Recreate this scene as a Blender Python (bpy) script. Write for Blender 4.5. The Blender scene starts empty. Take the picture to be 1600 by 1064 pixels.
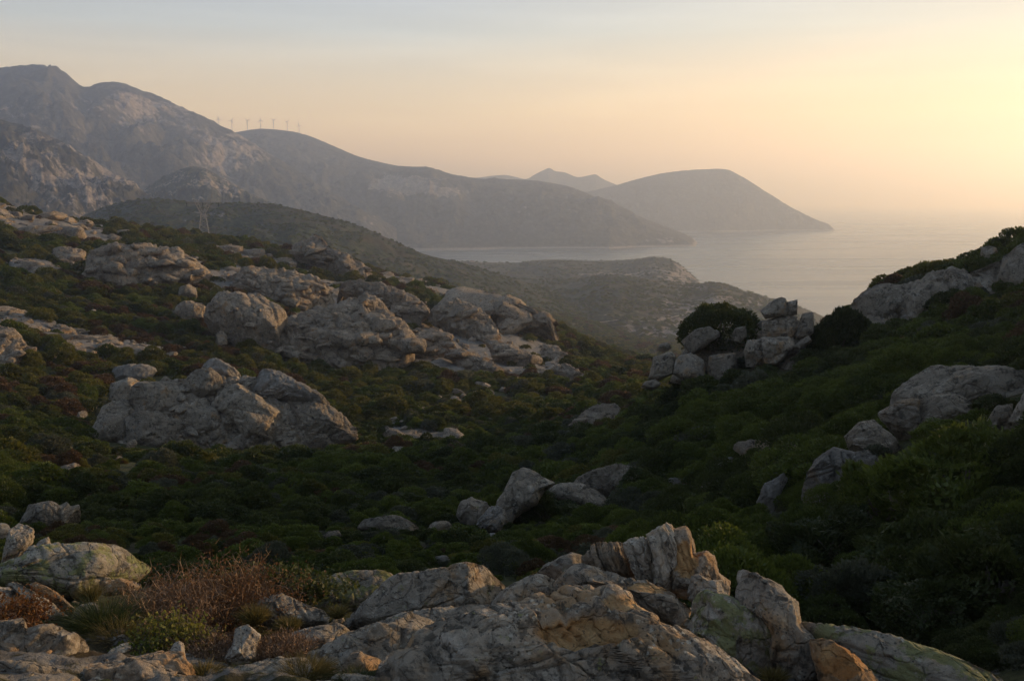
import bpy, bmesh, math, random, time
import numpy as np
from mathutils import Vector, Matrix

T0 = time.time()
R = math.radians
scene = bpy.context.scene
COL = scene.collection
rng = np.random.default_rng(11)
random.seed(5)

# ---------------------------------------------------------------- camera, sky, sun, exposure
CZ = 180.0                                   # eye height above the sea
F = 1556.0                                   # focal length in photograph pixels (1600 wide)
HORIZON = 313.0
PITCH = math.atan((532 - HORIZON) / F)
camd = bpy.data.cameras.new('camera')
camd.sensor_width = 36.0
camd.lens = 36.0 * F / 1600
camd.clip_start = 0.1
camd.clip_end = 200000
cam = bpy.data.objects.new('camera', camd)
COL.objects.link(cam)
cam.location = (0, 0, CZ)
cam.rotation_euler = (R(90) - PITCH, 0, 0)
scene.camera = cam

SUN_AZ, SUN_EL = 62.0, 10.0                   # degrees right of the view, degrees above the horizon
world = bpy.data.worlds.new('World')
scene.world = world
world.use_nodes = True
wt = world.node_tree
bg = wt.nodes['Background']


def wnode(t, **kw):
    n = wt.nodes.new(t)
    for k, v in kw.items():
        setattr(n, k, v)
    return n


sky = wnode('ShaderNodeTexSky', sky_type='NISHITA', sun_disc=False)
sky.sun_elevation = R(SUN_EL)
sky.sun_rotation = R(SUN_AZ)
sky.altitude = 180
sky.air_density = 1.0
sky.dust_density = 3.0
sky.ozone_density = 1.0
# the sky's own colours: hazy peach low down, pale grey-blue above, brighter round the sun
geo = wnode('ShaderNodeTexCoord')
sep = wnode('ShaderNodeSeparateXYZ')
wt.links.new(geo.outputs['Generated'], sep.inputs[0])
elr = wnode('ShaderNodeValToRGB')
wt.links.new(sep.outputs['Z'], elr.inputs[0])
SKY_STOPS = [(0.0, (0.95, 0.58, 0.26)), (0.03, (1.0, 0.675, 0.32)), (0.085, (0.86, 0.665, 0.39)), (0.16, (0.49, 0.53, 0.53)),
             (0.24, (0.36, 0.432, 0.56)), (0.5, (0.20, 0.26, 0.33)), (1.0, (0.11, 0.16, 0.23))]
els = elr.color_ramp.elements
while len(els) < len(SKY_STOPS):
    els.new(0.5)
for e, (p, c) in zip(els, SKY_STOPS):
    e.position = p
    e.color = (*c, 1)
sd = (math.sin(R(SUN_AZ)) * math.cos(R(SUN_EL)), math.cos(R(SUN_AZ)) * math.cos(R(SUN_EL)), math.sin(R(SUN_EL)))
dot = wnode('ShaderNodeVectorMath', operation='DOT_PRODUCT')
wt.links.new(geo.outputs['Generated'], dot.inputs[0])
dot.inputs[1].default_value = sd
glr = wnode('ShaderNodeMapRange')
glr.inputs['From Min'].default_value = -1
glr.inputs['From Max'].default_value = 1
wt.links.new(dot.outputs['Value'], glr.inputs[0])
glow = wnode('ShaderNodeValToRGB')
wt.links.new(glr.outputs[0], glow.inputs[0])
GLOW_STOPS = [(0.0, (0.62, 0.66, 0.78)), (0.70, (0.80, 0.84, 0.93)), (0.86, (0.99, 0.955, 0.92)), (0.93, (0.92, 0.87, 0.79)), (0.975, (1.04, 0.95, 0.80)), (1.0, (3.2, 2.6, 1.7))]
gls = glow.color_ramp.elements
while len(gls) < len(GLOW_STOPS):
    gls.new(0.5)
for e, (p, c) in zip(gls, GLOW_STOPS):
    e.position = p
    e.color = (*[v / 4 for v in c], 1)
mul = wnode('ShaderNodeMix', data_type='RGBA', blend_type='MULTIPLY')
mul.inputs[0].default_value = 1
wt.links.new(elr.outputs[0], mul.inputs[6])
wt.links.new(glow.outputs[0], mul.inputs[7])
# faint streaks of high cloud
cmap = wnode('ShaderNodeMapping')
cmap.inputs['Scale'].default_value = (2.0, 2.0, 26.0)
wt.links.new(geo.outputs['Generated'], cmap.inputs[0])
cno = wnode('ShaderNodeTexNoise')
cno.inputs['Scale'].default_value = 1.6
cno.inputs['Detail'].default_value = 4
wt.links.new(cmap.outputs[0], cno.inputs['Vector'])
cmr = wnode('ShaderNodeMapRange')
cmr.inputs['From Min'].default_value = 0.45
cmr.inputs['From Max'].default_value = 0.75
cmr.inputs['To Min'].default_value = 1.0
cmr.inputs['To Max'].default_value = 1.13
wt.links.new(cno.outputs[0], cmr.inputs[0])
cmul = wnode('ShaderNodeVectorMath', operation='SCALE')
wt.links.new(mul.outputs[2], cmul.inputs[0])
wt.links.new(cmr.outputs[0], cmul.inputs['Scale'])
nis = wnode('ShaderNodeVectorMath', operation='SCALE')
nis.inputs['Scale'].default_value = 0.12
wt.links.new(sky.outputs[0], nis.inputs[0])
gsc = wnode('ShaderNodeVectorMath', operation='SCALE')
gsc.inputs['Scale'].default_value = 4.0 * 10 * 1.52
wt.links.new(cmul.outputs[0], gsc.inputs[0])
add = wnode('ShaderNodeVectorMath', operation='ADD')
wt.links.new(nis.outputs[0], add.inputs[0])
wt.links.new(gsc.outputs[0], add.inputs[1])
wt.links.new(add.outputs[0], bg.inputs['Color'])
bg.inputs['Strength'].default_value = 0.1

sund = bpy.data.lights.new('sun', 'SUN')
sund.energy = 5.0
sund.angle = R(0.7)
sund.color = (1.0, 0.70, 0.41)
sun = bpy.data.objects.new('sun', sund)
COL.objects.link(sun)
sun.rotation_euler = Vector((-sd[0], -sd[1], -sd[2])).to_track_quat('-Z', 'Y').to_euler()
sun.location = (300, 200, 300)

vs = scene.view_settings
vs.view_transform = 'Standard'
vs.look = 'None'
vs.exposure = 0.0
vs.gamma = 1.0
vs.use_curve_mapping = False
scene.cycles.max_bounces = 6
scene.cycles.diffuse_bounces = 3
scene.cycles.glossy_bounces = 2
scene.cycles.transmission_bounces = 3
scene.cycles.volume_bounces = 1
scene.cycles.transparent_max_bounces = 6

# ---------------------------------------------------------------- numbers: noise and projection
_perm = np.random.default_rng(3).permutation(256)
_perm = np.concatenate([_perm, _perm]).astype(np.int32)
_g = np.random.default_rng(4).normal(size=(256, 3))
_g = (_g / np.linalg.norm(_g, axis=1)[:, None]).astype(np.float32)


def perlin(p):
    p = np.asarray(p, np.float32)
    i = np.floor(p)
    f = p - i
    i = i.astype(np.int32) & 255
    u = f * f * f * (f * (f * 6 - 15) + 10)
    out = 0
    for dx in (0, 1):
        wx = u[:, 0] if dx else 1 - u[:, 0]
        for dy in (0, 1):
            wy = u[:, 1] if dy else 1 - u[:, 1]
            for dz in (0, 1):
                wz = u[:, 2] if dz else 1 - u[:, 2]
                h = _perm[_perm[_perm[(i[:, 0] + dx) & 255] + ((i[:, 1] + dy) & 255)] + ((i[:, 2] + dz) & 255)]
                g = _g[h]
                out = out + wx * wy * wz * (g[:, 0] * (f[:, 0] - dx) + g[:, 1] * (f[:, 1] - dy) + g[:, 2] * (f[:, 2] - dz))
    return out * 1.5


def fbm(p, octs=5, lac=2.03, gain=0.5, ridged=False):
    p = np.asarray(p, np.float32)
    a, s, t = 1.0, 0, 0
    for k in range(octs):
        n = perlin(p + 17.3 * k)
        if ridged:
            n = 1 - 2 * np.abs(n)
        s = s + a * n
        t += a
        a *= gain
        p = p * lac
    return s / t


def ray(px, py):
    """unit-depth direction through a point of the photograph (camera at the eye point)"""
    cp, sp = math.cos(PITCH), math.sin(PITCH)
    x = (np.asarray(px, float) - 800) / F
    v = (532 - np.asarray(py, float)) / F
    return np.stack([x, cp + v * sp, -sp + v * cp], -1)


def project(P):
    P = np.asarray(P, float)
    cp, sp = math.cos(PITCH), math.sin(PITCH)
    z = P[..., 2] - CZ
    d = P[..., 1] * cp - z * sp
    up = P[..., 1] * sp + z * cp
    d = np.where(d < 0.05, 0.05, d)
    return 800 + F * P[..., 0] / d, 532 - F * up / d


def smooth(a, lo, hi):
    t = np.clip((a - lo) / (hi - lo), 0, 1)
    return t * t * (3 - 2 * t)


def in_poly(px, py, poly):
    px = np.asarray(px)
    py = np.asarray(py)
    r = np.zeros(px.shape, bool)
    n = len(poly)
    for i in range(n):
        x0, y0 = poly[i]
        x1, y1 = poly[(i + 1) % n]
        c = ((y0 > py) != (y1 > py))
        if y0 != y1:
            r ^= c & (px < (x1 - x0) * (py - y0) / (y1 - y0) + x0)
    return r


# ---------------------------------------------------------------- scene helpers
def tag(o, label=None, cat=None, group=None, kind=None):
    if label:
        o['label'] = label
    if cat:
        o['category'] = cat
    if group:
        o['group'] = group
    if kind:
        o['kind'] = kind
    return o


def mesh_from(name, v, faces, mat=None, smooth_shade=True):
    me = bpy.data.meshes.new(name)
    v = np.asarray(v, np.float32)
    f = np.asarray(faces, np.int32)
    me.vertices.add(len(v))
    me.vertices.foreach_set('co', v.ravel())
    k = f.shape[1]
    me.loops.add(f.size)
    me.loops.foreach_set('vertex_index', f.ravel())
    me.polygons.add(len(f))
    me.polygons.foreach_set('loop_start', np.arange(0, f.size, k, dtype=np.int32))
    me.polygons.foreach_set('loop_total', np.full(len(f), k, np.int32))
    me.polygons.foreach_set('use_smooth', np.full(len(f), smooth_shade, bool))
    me.update(calc_edges=True)
    if mat:
        me.materials.append(mat)
    return me


def obj(name, me, parent=None, loc=None):
    o = bpy.data.objects.new(name, me)
    COL.objects.link(o)
    if parent:
        o.parent = parent
    if loc is not None:
        o.location = loc
    return o


def empty(name, loc):
    o = bpy.data.objects.new(name, None)
    o.empty_display_size = 0.3
    COL.objects.link(o)
    o.location = loc
    return o


def attr(me, name, vals):
    a = me.attributes.new(name, 'FLOAT', 'POINT')
    a.data.foreach_set('value', np.asarray(vals, np.float32))


def grid_faces(nr, nc):
    i = np.arange(nr - 1)[:, None] * nc + np.arange(nc - 1)[None]
    return np.stack([i, i + 1, i + nc + 1, i + nc], -1).reshape(-1, 4)


# ---------------------------------------------------------------- materials
class NT:
    def __init__(s, name):
        s.m = bpy.data.materials.new(name)
        s.m.use_nodes = True
        s.t = s.m.node_tree
        s.b = s.t.nodes['Principled BSDF']
        s.out = s.t.nodes['Material Output']
        s.pos = s.n('ShaderNodeNewGeometry').outputs['Position']

    def n(s, t, **kw):
        n = s.t.nodes.new(t)
        for k, v in kw.items():
            setattr(n, k, v)
        return n

    def l(s, a, b):
        s.t.links.new(a, b)

    def noise(s, scale, detail=5, rough=0.55, vec=None, dist=0.0):
        n = s.n('ShaderNodeTexNoise')
        n.inputs['Scale'].default_value = scale
        n.inputs['Detail'].default_value = detail
        n.inputs['Roughness'].default_value = rough
        n.inputs['Distortion'].default_value = dist
        s.l(vec or s.pos, n.inputs['Vector'])
        return n.outputs[0]

    def rng(s, v, a, b, c=0.0, d=1.0):
        n = s.n('ShaderNodeMapRange')
        n.interpolation_type = 'SMOOTHSTEP'
        for i, x in zip(('From Min', 'From Max', 'To Min', 'To Max'), (a, b, c, d)):
            n.inputs[i].default_value = x
        s.l(v, n.inputs[0])
        return n.outputs[0]

    def mix(s, f, a, b):
        n = s.n('ShaderNodeMix', data_type='RGBA')
        for x, i in ((f, 0), (a, 6), (b, 7)):
            if isinstance(x, (tuple, list)):
                n.inputs[i].default_value = (*x, 1)
            elif isinstance(x, (int, float)):
                n.inputs[i].default_value = x
            else:
                s.l(x, n.inputs[i])
        return n.outputs[2]

    def math(s, op, a, b=0.0):
        n = s.n('ShaderNodeMath', operation=op)
        for x, i in ((a, 0), (b, 1)):
            if isinstance(x, (int, float)):
                n.inputs[i].default_value = x
            else:
                s.l(x, n.inputs[i])
        return n.outputs[0]

    def bump(s, h, dist, strength=1.0, prev=None):
        n = s.n('ShaderNodeBump')
        n.inputs['Strength'].default_value = strength
        n.inputs['Distance'].default_value = dist
        s.l(h, n.inputs['Height'])
        if prev:
            s.l(prev, n.inputs['Normal'])
        return n.outputs[0]

    def attr(s, name, typ='GEOMETRY'):
        n = s.n('ShaderNodeAttribute', attribute_type=typ, attribute_name=name)
        return n.outputs['Fac']

    def scaled(s, sc):
        n = s.n('ShaderNodeMapping')
        n.inputs['Scale'].default_value = sc
        s.l(s.pos, n.inputs[0])
        return n.outputs[0]

    def finish(s, col, rough=0.9, normal=None, spec=0.25):
        if isinstance(col, tuple):
            s.b.inputs['Base Color'].default_value = (*col, 1)
        else:
            s.l(col, s.b.inputs['Base Color'])
        s.b.inputs['Roughness'].default_value = rough
        s.b.inputs['Specular IOR Level'].default_value = spec
        if normal:
            s.l(normal, s.b.inputs['Normal'])
        return s.m


def rock_nodes(s, sz, dark, lichen, ochre, use_attr=True):
    """granite colours; sz = size of a blotch in metres"""
    big = s.noise(0.35 / sz, 6, 0.6)
    base = s.mix(s.rng(big, 0.35, 0.65), (0.205, 0.182, 0.150), (0.305, 0.275, 0.232))
    med = s.noise(1.3 / sz, 8, 0.65, dist=0.3)
    base = s.mix(s.rng(med, 0.52, 0.66, 0, 0.75), base, (0.40, 0.375, 0.335))
    if ochre > 0:
        oc = s.rng(s.noise(0.7 / sz, 7, 0.6), 0.62 - 0.2 * ochre, 0.74 - 0.14 * ochre, 0, 0.8)
        base = s.mix(oc, base, (0.30, 0.19, 0.09))
    dk = s.rng(s.noise(2.2 / sz, 9, 0.72, dist=0.4), 0.60 - 0.17 * dark, 0.66 - 0.13 * dark, 0, 0.85)
    base = s.mix(dk, base, (0.055, 0.052, 0.046))
    mp = s.n('ShaderNodeMapping')
    mp.inputs['Scale'].default_value = (1, 1, 0.14)
    s.l(s.pos, mp.inputs[0])
    stk = s.rng(s.noise(3.2 / sz, 6, 0.65, vec=mp.outputs[0]), 0.56, 0.70, 0, 0.55)
    base = s.mix(stk, base, (0.10, 0.092, 0.078))
    for sc_, thr, colr, amt in ((5.0, 0.30, (0.42, 0.41, 0.36), 0.75), (9.0, 0.26, (0.045, 0.043, 0.038), 0.8)):
        vz = s.n('ShaderNodeTexVoronoi')
        vz.inputs['Scale'].default_value = sc_ / sz
        s.l(s.pos, vz.inputs['Vector'])
        dd = s.math('ADD', vz.outputs['Distance'], s.math('MULTIPLY', s.noise(22 / sz, 4, 0.7), 0.5))
        sp_ = s.math('MULTIPLY', s.rng(dd, thr + 0.25, thr + 0.20), s.rng(s.noise(0.9 / sz, 4), 0.46, 0.58))
        base = s.mix(s.math('MULTIPLY', sp_, amt), base, colr)
    if lichen > 0:
        li = s.rng(s.noise(1.9 / sz, 8, 0.7), 0.68 - 0.16 * lichen, 0.73 - 0.15 * lichen, 0, 0.8)
        base = s.mix(li, base, (0.19, 0.205, 0.075))
        pl = s.rng(s.noise(4.5 / sz, 6, 0.65), 0.64, 0.68, 0, 0.8)
        base = s.mix(pl, base, (0.34, 0.345, 0.30))
    if use_attr:
        fr = s.mix(s.rng(med, 0.35, 0.6), (0.30, 0.150, 0.050), (0.44, 0.30, 0.15))
        base = s.mix(s.rng(s.attr('fresh'), 0.25, 0.75), base, fr)
    speck = s.noise(45 / sz, 3, 0.6)
    base = s.mix(s.rng(speck, 0.3, 0.7, 0, 0.35), base, (0.10, 0.095, 0.085))
    return base


def rock_material(name, sz, dark=0.5, lichen=0.0, ochre=0.0, tint=(1, 1, 1), bumpk=1.0):
    s = NT(name)
    base = rock_nodes(s, sz, dark, lichen, ochre)
    rnd = s.n('ShaderNodeObjectInfo').outputs['Random']
    br = s.rng(rnd, 0, 1, 0.84, 1.14)
    base = s.mix(s.rng(s.noise(9 / sz, 5, 0.7), 0.60, 0.66, 0, 0.7), base, (0.05, 0.047, 0.042))
    m = s.n('ShaderNodeVectorMath', operation='MULTIPLY')
    s.l(base, m.inputs[0])
    m.inputs[1].default_value = tint
    k = s.n('ShaderNodeVectorMath', operation='SCALE')
    s.l(m.outputs[0], k.inputs[0])
    s.l(br, k.inputs['Scale'])
    h1 = s.noise(3.0 / sz, 10, 0.68, dist=0.25)
    vo = s.n('ShaderNodeTexVoronoi', feature='DISTANCE_TO_EDGE')
    vo.inputs['Scale'].default_value = 1.1 / sz
    wv = s.n('ShaderNodeVectorMath', operation='ADD')
    nz = s.n('ShaderNodeTexNoise')
    nz.inputs['Scale'].default_value = 0.9 / sz
    nz.inputs['Detail'].default_value = 4
    s.l(s.pos, nz.inputs['Vector'])
    s.l(s.pos, wv.inputs[0])
    scn = s.n('ShaderNodeVectorMath', operation='SCALE')
    s.l(nz.outputs['Color'], scn.inputs[0])
    scn.inputs['Scale'].default_value = 1.2 * sz
    s.l(scn.outputs[0], wv.inputs[1])
    s.l(wv.outputs[0], vo.inputs['Vector'])
    cr = s.rng(vo.outputs['Distance'], 0.0, 0.045)
    b1 = s.bump(h1, 0.22 * sz * bumpk, 1.0)
    b1 = s.bump(s.noise(16.0 / sz, 6, 0.7), 0.035 * sz * bumpk, 0.9, b1)
    b2 = s.bump(cr, 0.07 * sz * bumpk, 0.9, b1)
    return s.finish(k.outputs[0], 0.92, b2, 0.2)


M = {}
M['near'] = rock_material('granite_near', 0.26, dark=0.42, lichen=0.40, ochre=0.34, tint=(1.5, 1.42, 1.29))
M['main'] = rock_material('granite_stained', 0.27, dark=0.58, lichen=0.35, ochre=0.62, tint=(1.5, 1.39, 1.24))
M['lichen'] = rock_material('granite_lichened', 0.32, dark=0.5, lichen=1.25, ochre=0.1, tint=(1.4, 1.36, 1.24))
M['warm'] = rock_material('granite_ochre', 0.30, dark=0.45, lichen=0.0, ochre=1.0, tint=(1.5, 1.3, 1.08))
M['pale'] = rock_material('granite_pale', 0.32, dark=0.35, lichen=0.12, ochre=0.35, tint=(1.52, 1.44, 1.33))
M['mid'] = rock_material('granite_mid', 0.8, bumpk=1.35, dark=0.42, lichen=0.15, ochre=0.25, tint=(1.24, 1.15, 1.02))
M['midpale'] = rock_material('granite_mid_pale', 0.8, bumpk=1.35, dark=0.15, lichen=0.0, ochre=0.15, tint=(1.1, 1.1, 1.1))
M['castle'] = rock_material('granite_castle', 1.0, dark=0.42, lichen=0.1, ochre=0.55, tint=(1.15, 1.07, 0.96))
M['hill'] = rock_material('granite_hillside', 1.5, bumpk=1.5, dark=0.38, lichen=0.0, ochre=0.3, tint=(1.28, 1.15, 1.0))


def leaf_material(name, dark, light, accent=None, transl=0.4):
    s = NT(name)
    rnd = s.n('ShaderNodeObjectInfo').outputs['Random']
    tone = s.attr('tone')
    f = s.math('ADD', s.math('MULTIPLY', tone, 0.6), s.math('MULTIPLY', rnd, 0.4))
    col = s.mix(s.rng(f, 0.1, 0.9), dark, light)
    if accent:
        col = s.mix(s.rng(tone, 0.86, 0.98, 0, 0.7), col, accent)
    big = s.noise(0.05, 3)
    col = s.mix(s.rng(big, 0.4, 0.7, 0, 0.4), col, tuple(0.5 * (a + b) * 0.8 for a, b in zip(dark, light)))
    s.finish(col, 0.55, None, 0.3)
    tr = s.n('ShaderNodeBsdfTranslucent')
    s.l(col, tr.inputs['Color'])
    mx = s.n('ShaderNodeMixShader')
    mx.inputs[0].default_value = transl
    s.l(s.b.outputs[0], mx.inputs[1])
    s.l(tr.outputs[0], mx.inputs[2])
    s.l(mx.outputs[0], s.out.inputs['Surface'])
    return s.m


M['leaf_green'] = leaf_material('leaf_green', (0.036, 0.052, 0.009), (0.115, 0.142, 0.022), (0.10, 0.12, 0.03))
M['leaf_olive'] = leaf_material('leaf_olive', (0.052, 0.056, 0.010), (0.150, 0.142, 0.026), (0.20, 0.16, 0.04))  # brightened and yellowed: part of the hillside's golden sunlight is in the colour
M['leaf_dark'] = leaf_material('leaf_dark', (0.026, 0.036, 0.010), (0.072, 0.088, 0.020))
M['leaf_rust'] = leaf_material('leaf_rust', (0.050, 0.032, 0.016), (0.125, 0.074, 0.034))
M['leaf_dry'] = leaf_material('leaf_dry', (0.10, 0.05, 0.02), (0.25, 0.125, 0.05))
M['leaf_grey'] = leaf_material('leaf_grey', (0.050, 0.056, 0.034), (0.105, 0.112, 0.070))
M['leaf_yellow'] = leaf_material('leaf_yellow', (0.10, 0.11, 0.018), (0.24, 0.22, 0.04))
M['leaf_fire'] = leaf_material('leaf_fire', (0.10, 0.035, 0.010), (0.26, 0.12, 0.03))
M['twig'] = leaf_material('dry_twig', (0.11, 0.066, 0.038), (0.27, 0.165, 0.09), transl=0.0)
M['grass'] = leaf_material('dry_grass', (0.085, 0.075, 0.022), (0.22, 0.165, 0.055))
M['blade'] = leaf_material('green_blade', (0.035, 0.05, 0.014), (0.11, 0.12, 0.035))
s = NT('bark')
M['bark'] = s.finish(s.mix(s.noise(9, 5), (0.06, 0.05, 0.04), (0.14, 0.115, 0.09)), 0.9)
s = NT('galvanised_steel')
M['steel'] = s.finish(s.mix(s.noise(0.8, 3), (0.24, 0.23, 0.21), (0.30, 0.285, 0.26)), 0.6)
s = NT('turbine_paint')
M['turbine'] = s.finish(s.mix(s.noise(0.2, 3), (0.55, 0.55, 0.56), (0.66, 0.66, 0.66)), 0.5)
s = NT('old_plaster')
M['plaster'] = s.finish(s.mix(s.noise(0.7, 5), (0.52, 0.48, 0.42), (0.64, 0.60, 0.54)), 0.9)
s = NT('roof_tile')
M['tile'] = s.finish(s.mix(s.noise(1.2, 5), (0.20, 0.12, 0.08), (0.30, 0.18, 0.12)), 0.9)
s = NT('dark_glass')
M['glass'] = s.finish((0.03, 0.035, 0.04), 0.15, None, 0.5)
s = NT('boat_hull')
M['hull'] = s.finish(s.mix(s.noise(0.6, 3), (0.10, 0.11, 0.12), (0.16, 0.16, 0.16)), 0.5)
# ---------------------------------------------------------------- the near hillside as a height field
# control points: pixel column, horizontal distance (m), pixel row of the bare ground there
CP_PX = [
    (-250, 5, 1120), (-250, 9, 930), (-250, 14, 890), (-250, 30, 850), (-250, 60, 740), (-250, 110, 660), (-250, 170, 560), (-250, 260, 440), (-250, 360, 320), (-250, 470, 290), (-250, 650, 330), (-250, 1000, 345),
    (0, 5, 1120), (0, 7, 1035), (0, 9.5, 955), (0, 13, 925), (0, 20, 915), (0, 30, 868), (0, 45, 790), (0, 70, 722), (0, 100, 682), (0, 125, 640), (0, 165, 565), (0, 215, 490), (0, 290, 415), (0, 400, 334), (0, 440, 322), (0, 520, 345), (0, 700, 385), (0, 1200, 380), (0, 2000, 400),
    (180, 5, 1120), (180, 7, 1040), (180, 9.5, 960), (180, 14, 918), (180, 22, 915), (180, 30, 868), (180, 45, 785), (180, 75, 725), (180, 105, 695), (180, 140, 640), (180, 180, 555), (180, 225, 490), (180, 300, 420), (180, 390, 362), (180, 440, 352), (180, 520, 380), (180, 800, 410), (180, 2000, 405),
    (330, 5, 1120), (330, 7, 1050), (330, 9, 985), (330, 12, 945), (330, 22, 925), (330, 30, 868), (330, 45, 785), (330, 75, 728), (330, 105, 702), (330, 135, 660), (330, 160, 600), (330, 195, 548), (330, 250, 470), (330, 320, 410), (330, 430, 376), (330, 500, 374), (330, 600, 400), (330, 900, 420), (330, 2000, 405),
    (500, 5, 1120), (500, 7, 1045), (500, 9, 985), (500, 12, 935), (500, 18, 940), (500, 28, 878), (500, 40, 815), (500, 75, 726), (500, 110, 698), (500, 140, 655), (500, 190, 585), (500, 240, 520), (500, 310, 450), (500, 400, 402), (500, 470, 410), (500, 700, 440), (500, 2000, 408),
    (700, 5, 1110), (700, 7, 1030), (700, 9, 965), (700, 12, 920), (700, 16, 950), (700, 28, 885), (700, 40, 820), (700, 75, 730), (700, 110, 695), (700, 150, 640), (700, 200, 580), (700, 260, 525), (700, 330, 476), (700, 400, 452), (700, 480, 470), (700, 900, 470), (700, 2000, 440),
    (870, 5, 1110), (870, 7, 1020), (870, 9, 950), (870, 12, 925), (870, 20, 930), (870, 30, 865), (870, 40, 818), (870, 70, 735), (870, 105, 690), (870, 150, 640), (870, 210, 590), (870, 280, 545), (870, 350, 515), (870, 440, 545), (870, 900, 500), (870, 2000, 440),
    (1000, 5, 1110), (1000, 7, 1020), (1000, 9, 945), (1000, 12, 950), (1000, 20, 930), (1000, 30, 860), (1000, 38, 810), (1000, 62, 725), (1000, 90, 675), (1000, 130, 632), (1000, 200, 600), (1000, 290, 568), (1000, 400, 575), (1000, 700, 548), (1000, 1100, 520), (1000, 2000, 450),
    (1120, 5, 1110), (1120, 7, 1030), (1120, 8.5, 980), (1120, 12, 985), (1120, 20, 910), (1120, 35, 790), (1120, 52, 700), (1120, 70, 610), (1120, 80, 590), (1120, 110, 615), (1120, 250, 600), (1120, 600, 560), (1120, 1000, 530), (1120, 2000, 470),
    (1230, 5, 1130), (1230, 7, 1060), (1230, 8.5, 1010), (1230, 12, 1020), (1230, 19, 910), (1230, 28, 815), (1230, 42, 710), (1230, 60, 630), (1230, 78, 570), (1230, 92, 560), (1230, 130, 600), (1230, 300, 610), (1230, 700, 575), (1230, 1200, 545), (1230, 2000, 500),
    (1400, 6, 1120), (1400, 8.5, 1050), (1400, 12, 1030), (1400, 17, 900), (1400, 22, 800), (1400, 29, 710), (1400, 38, 650), (1400, 55, 590), (1400, 75, 545), (1400, 95, 490), (1400, 108, 458), (1400, 150, 500), (1400, 300, 600), (1400, 800, 700),
    (1600, 7, 1110), (1600, 9, 1075), (1600, 12, 1000), (1600, 16, 870), (1600, 21, 760), (1600, 30, 650), (1600, 45, 580), (1600, 70, 505), (1600, 88, 445), (1600, 100, 402), (1600, 140, 440), (1600, 300, 580), (1600, 800, 700),
    (1900, 8, 1060), (1900, 12, 880), (1900, 18, 700), (1900, 30, 560), (1900, 60, 390), (1900, 90, 285), (1900, 110, 270), (1900, 180, 400), (1900, 400, 560), (1900, 800, 690)]
# outside the frame: azimuth (deg), distance, height relative to the eye
CP_AZ = [(60, 5, -2.6), (60, 12, -4), (60, 30, -3.0), (60, 60, 2.0), (60, 80, 5.0), (60, 120, 4), (60, 300, -40), (60, 900, -190),
         (48, 60, 1.0), (48, 90, 5.0), (48, 110, 4.5),  # unseen ridge on the right, raised to keep the valley in shade
         (95, 5, -2.4), (95, 20, -3), (95, 60, 1), (95, 120, 6), (95, 300, -20), (95, 900, -150),
         (140, 5, -2.2), (140, 20, -2.5), (140, 60, 2), (140, 200, 14), (140, 900, -60),
         (180, 5, -2.0), (180, 30, 0), (180, 100, 10), (180, 400, 50), (180, 1500, 120),
         (-180, 5, -2.0), (-180, 30, 0), (-180, 100, 10), (-180, 400, 50), (-180, 1500, 120),
         (-130, 5, -2.2), (-130, 30, -3), (-130, 100, 0), (-130, 400, 40), (-130, 1500, 100),
         (-85, 5, -2.4), (-85, 20, -6), (-85, 60, -12), (-85, 120, -14), (-85, 300, 10), (-85, 600, 30), (-85, 1500, 20),
         (-55, 5, -2.6), (-55, 15, -5), (-55, 40, -11), (-55, 90, -20), (-55, 160, -20), (-55, 300, 0), (-55, 450, 12), (-55, 800, -10), (-55, 1500, -30)]


def _cp():
    A, L, S = [], [], []
    for px, r, py in CP_PX:
        d = ray(px, py)
        A.append(math.degrees(math.atan2(d[0], d[1])))
        L.append(math.log(r))
        S.append(d[2] / math.hypot(d[0], d[1]))
    for a, r, z in CP_AZ:
        A.append(a)
        L.append(math.log(r))
        S.append(z / r)
    return np.array(A), np.array(L), np.array(S)


_A, _L, _S = _cp()


def _uv(az, lr):
    # squeeze the azimuth outside the view so that the far control points do not dominate
    a = np.sign(az) * np.where(np.abs(az) < 35, np.abs(az) / 9.0, 35 / 9.0 + (np.abs(az) - 35) / 26.0)
    return np.stack([a, lr * 1.35], -1)


def _phi(r2):
    return 0.5 * r2 * np.log(r2 + 1e-9)


_X = _uv(_A, _L)
_n = len(_X)
_K = _phi(((_X[:, None] - _X[None]) ** 2).sum(-1)) + np.eye(_n) * 0.004
_P = np.concatenate([np.ones((_n, 1)), _X], 1)
_W = np.linalg.solve(np.block([[_K, _P], [_P.T, np.zeros((3, 3))]]), np.concatenate([_S, np.zeros(3)]))


def slope_at(az, r):
    q = _uv(np.asarray(az, float).ravel(), np.log(np.asarray(r, float).ravel()))
    out = np.empty(len(q))
    for i in range(0, len(q), 20000):
        b = q[i:i + 20000]
        out[i:i + 20000] = _phi(((b[:, None] - _X[None]) ** 2).sum(-1)) @ _W[:_n] + _W[_n] + b @ _W[_n + 1:]
    return out


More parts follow.
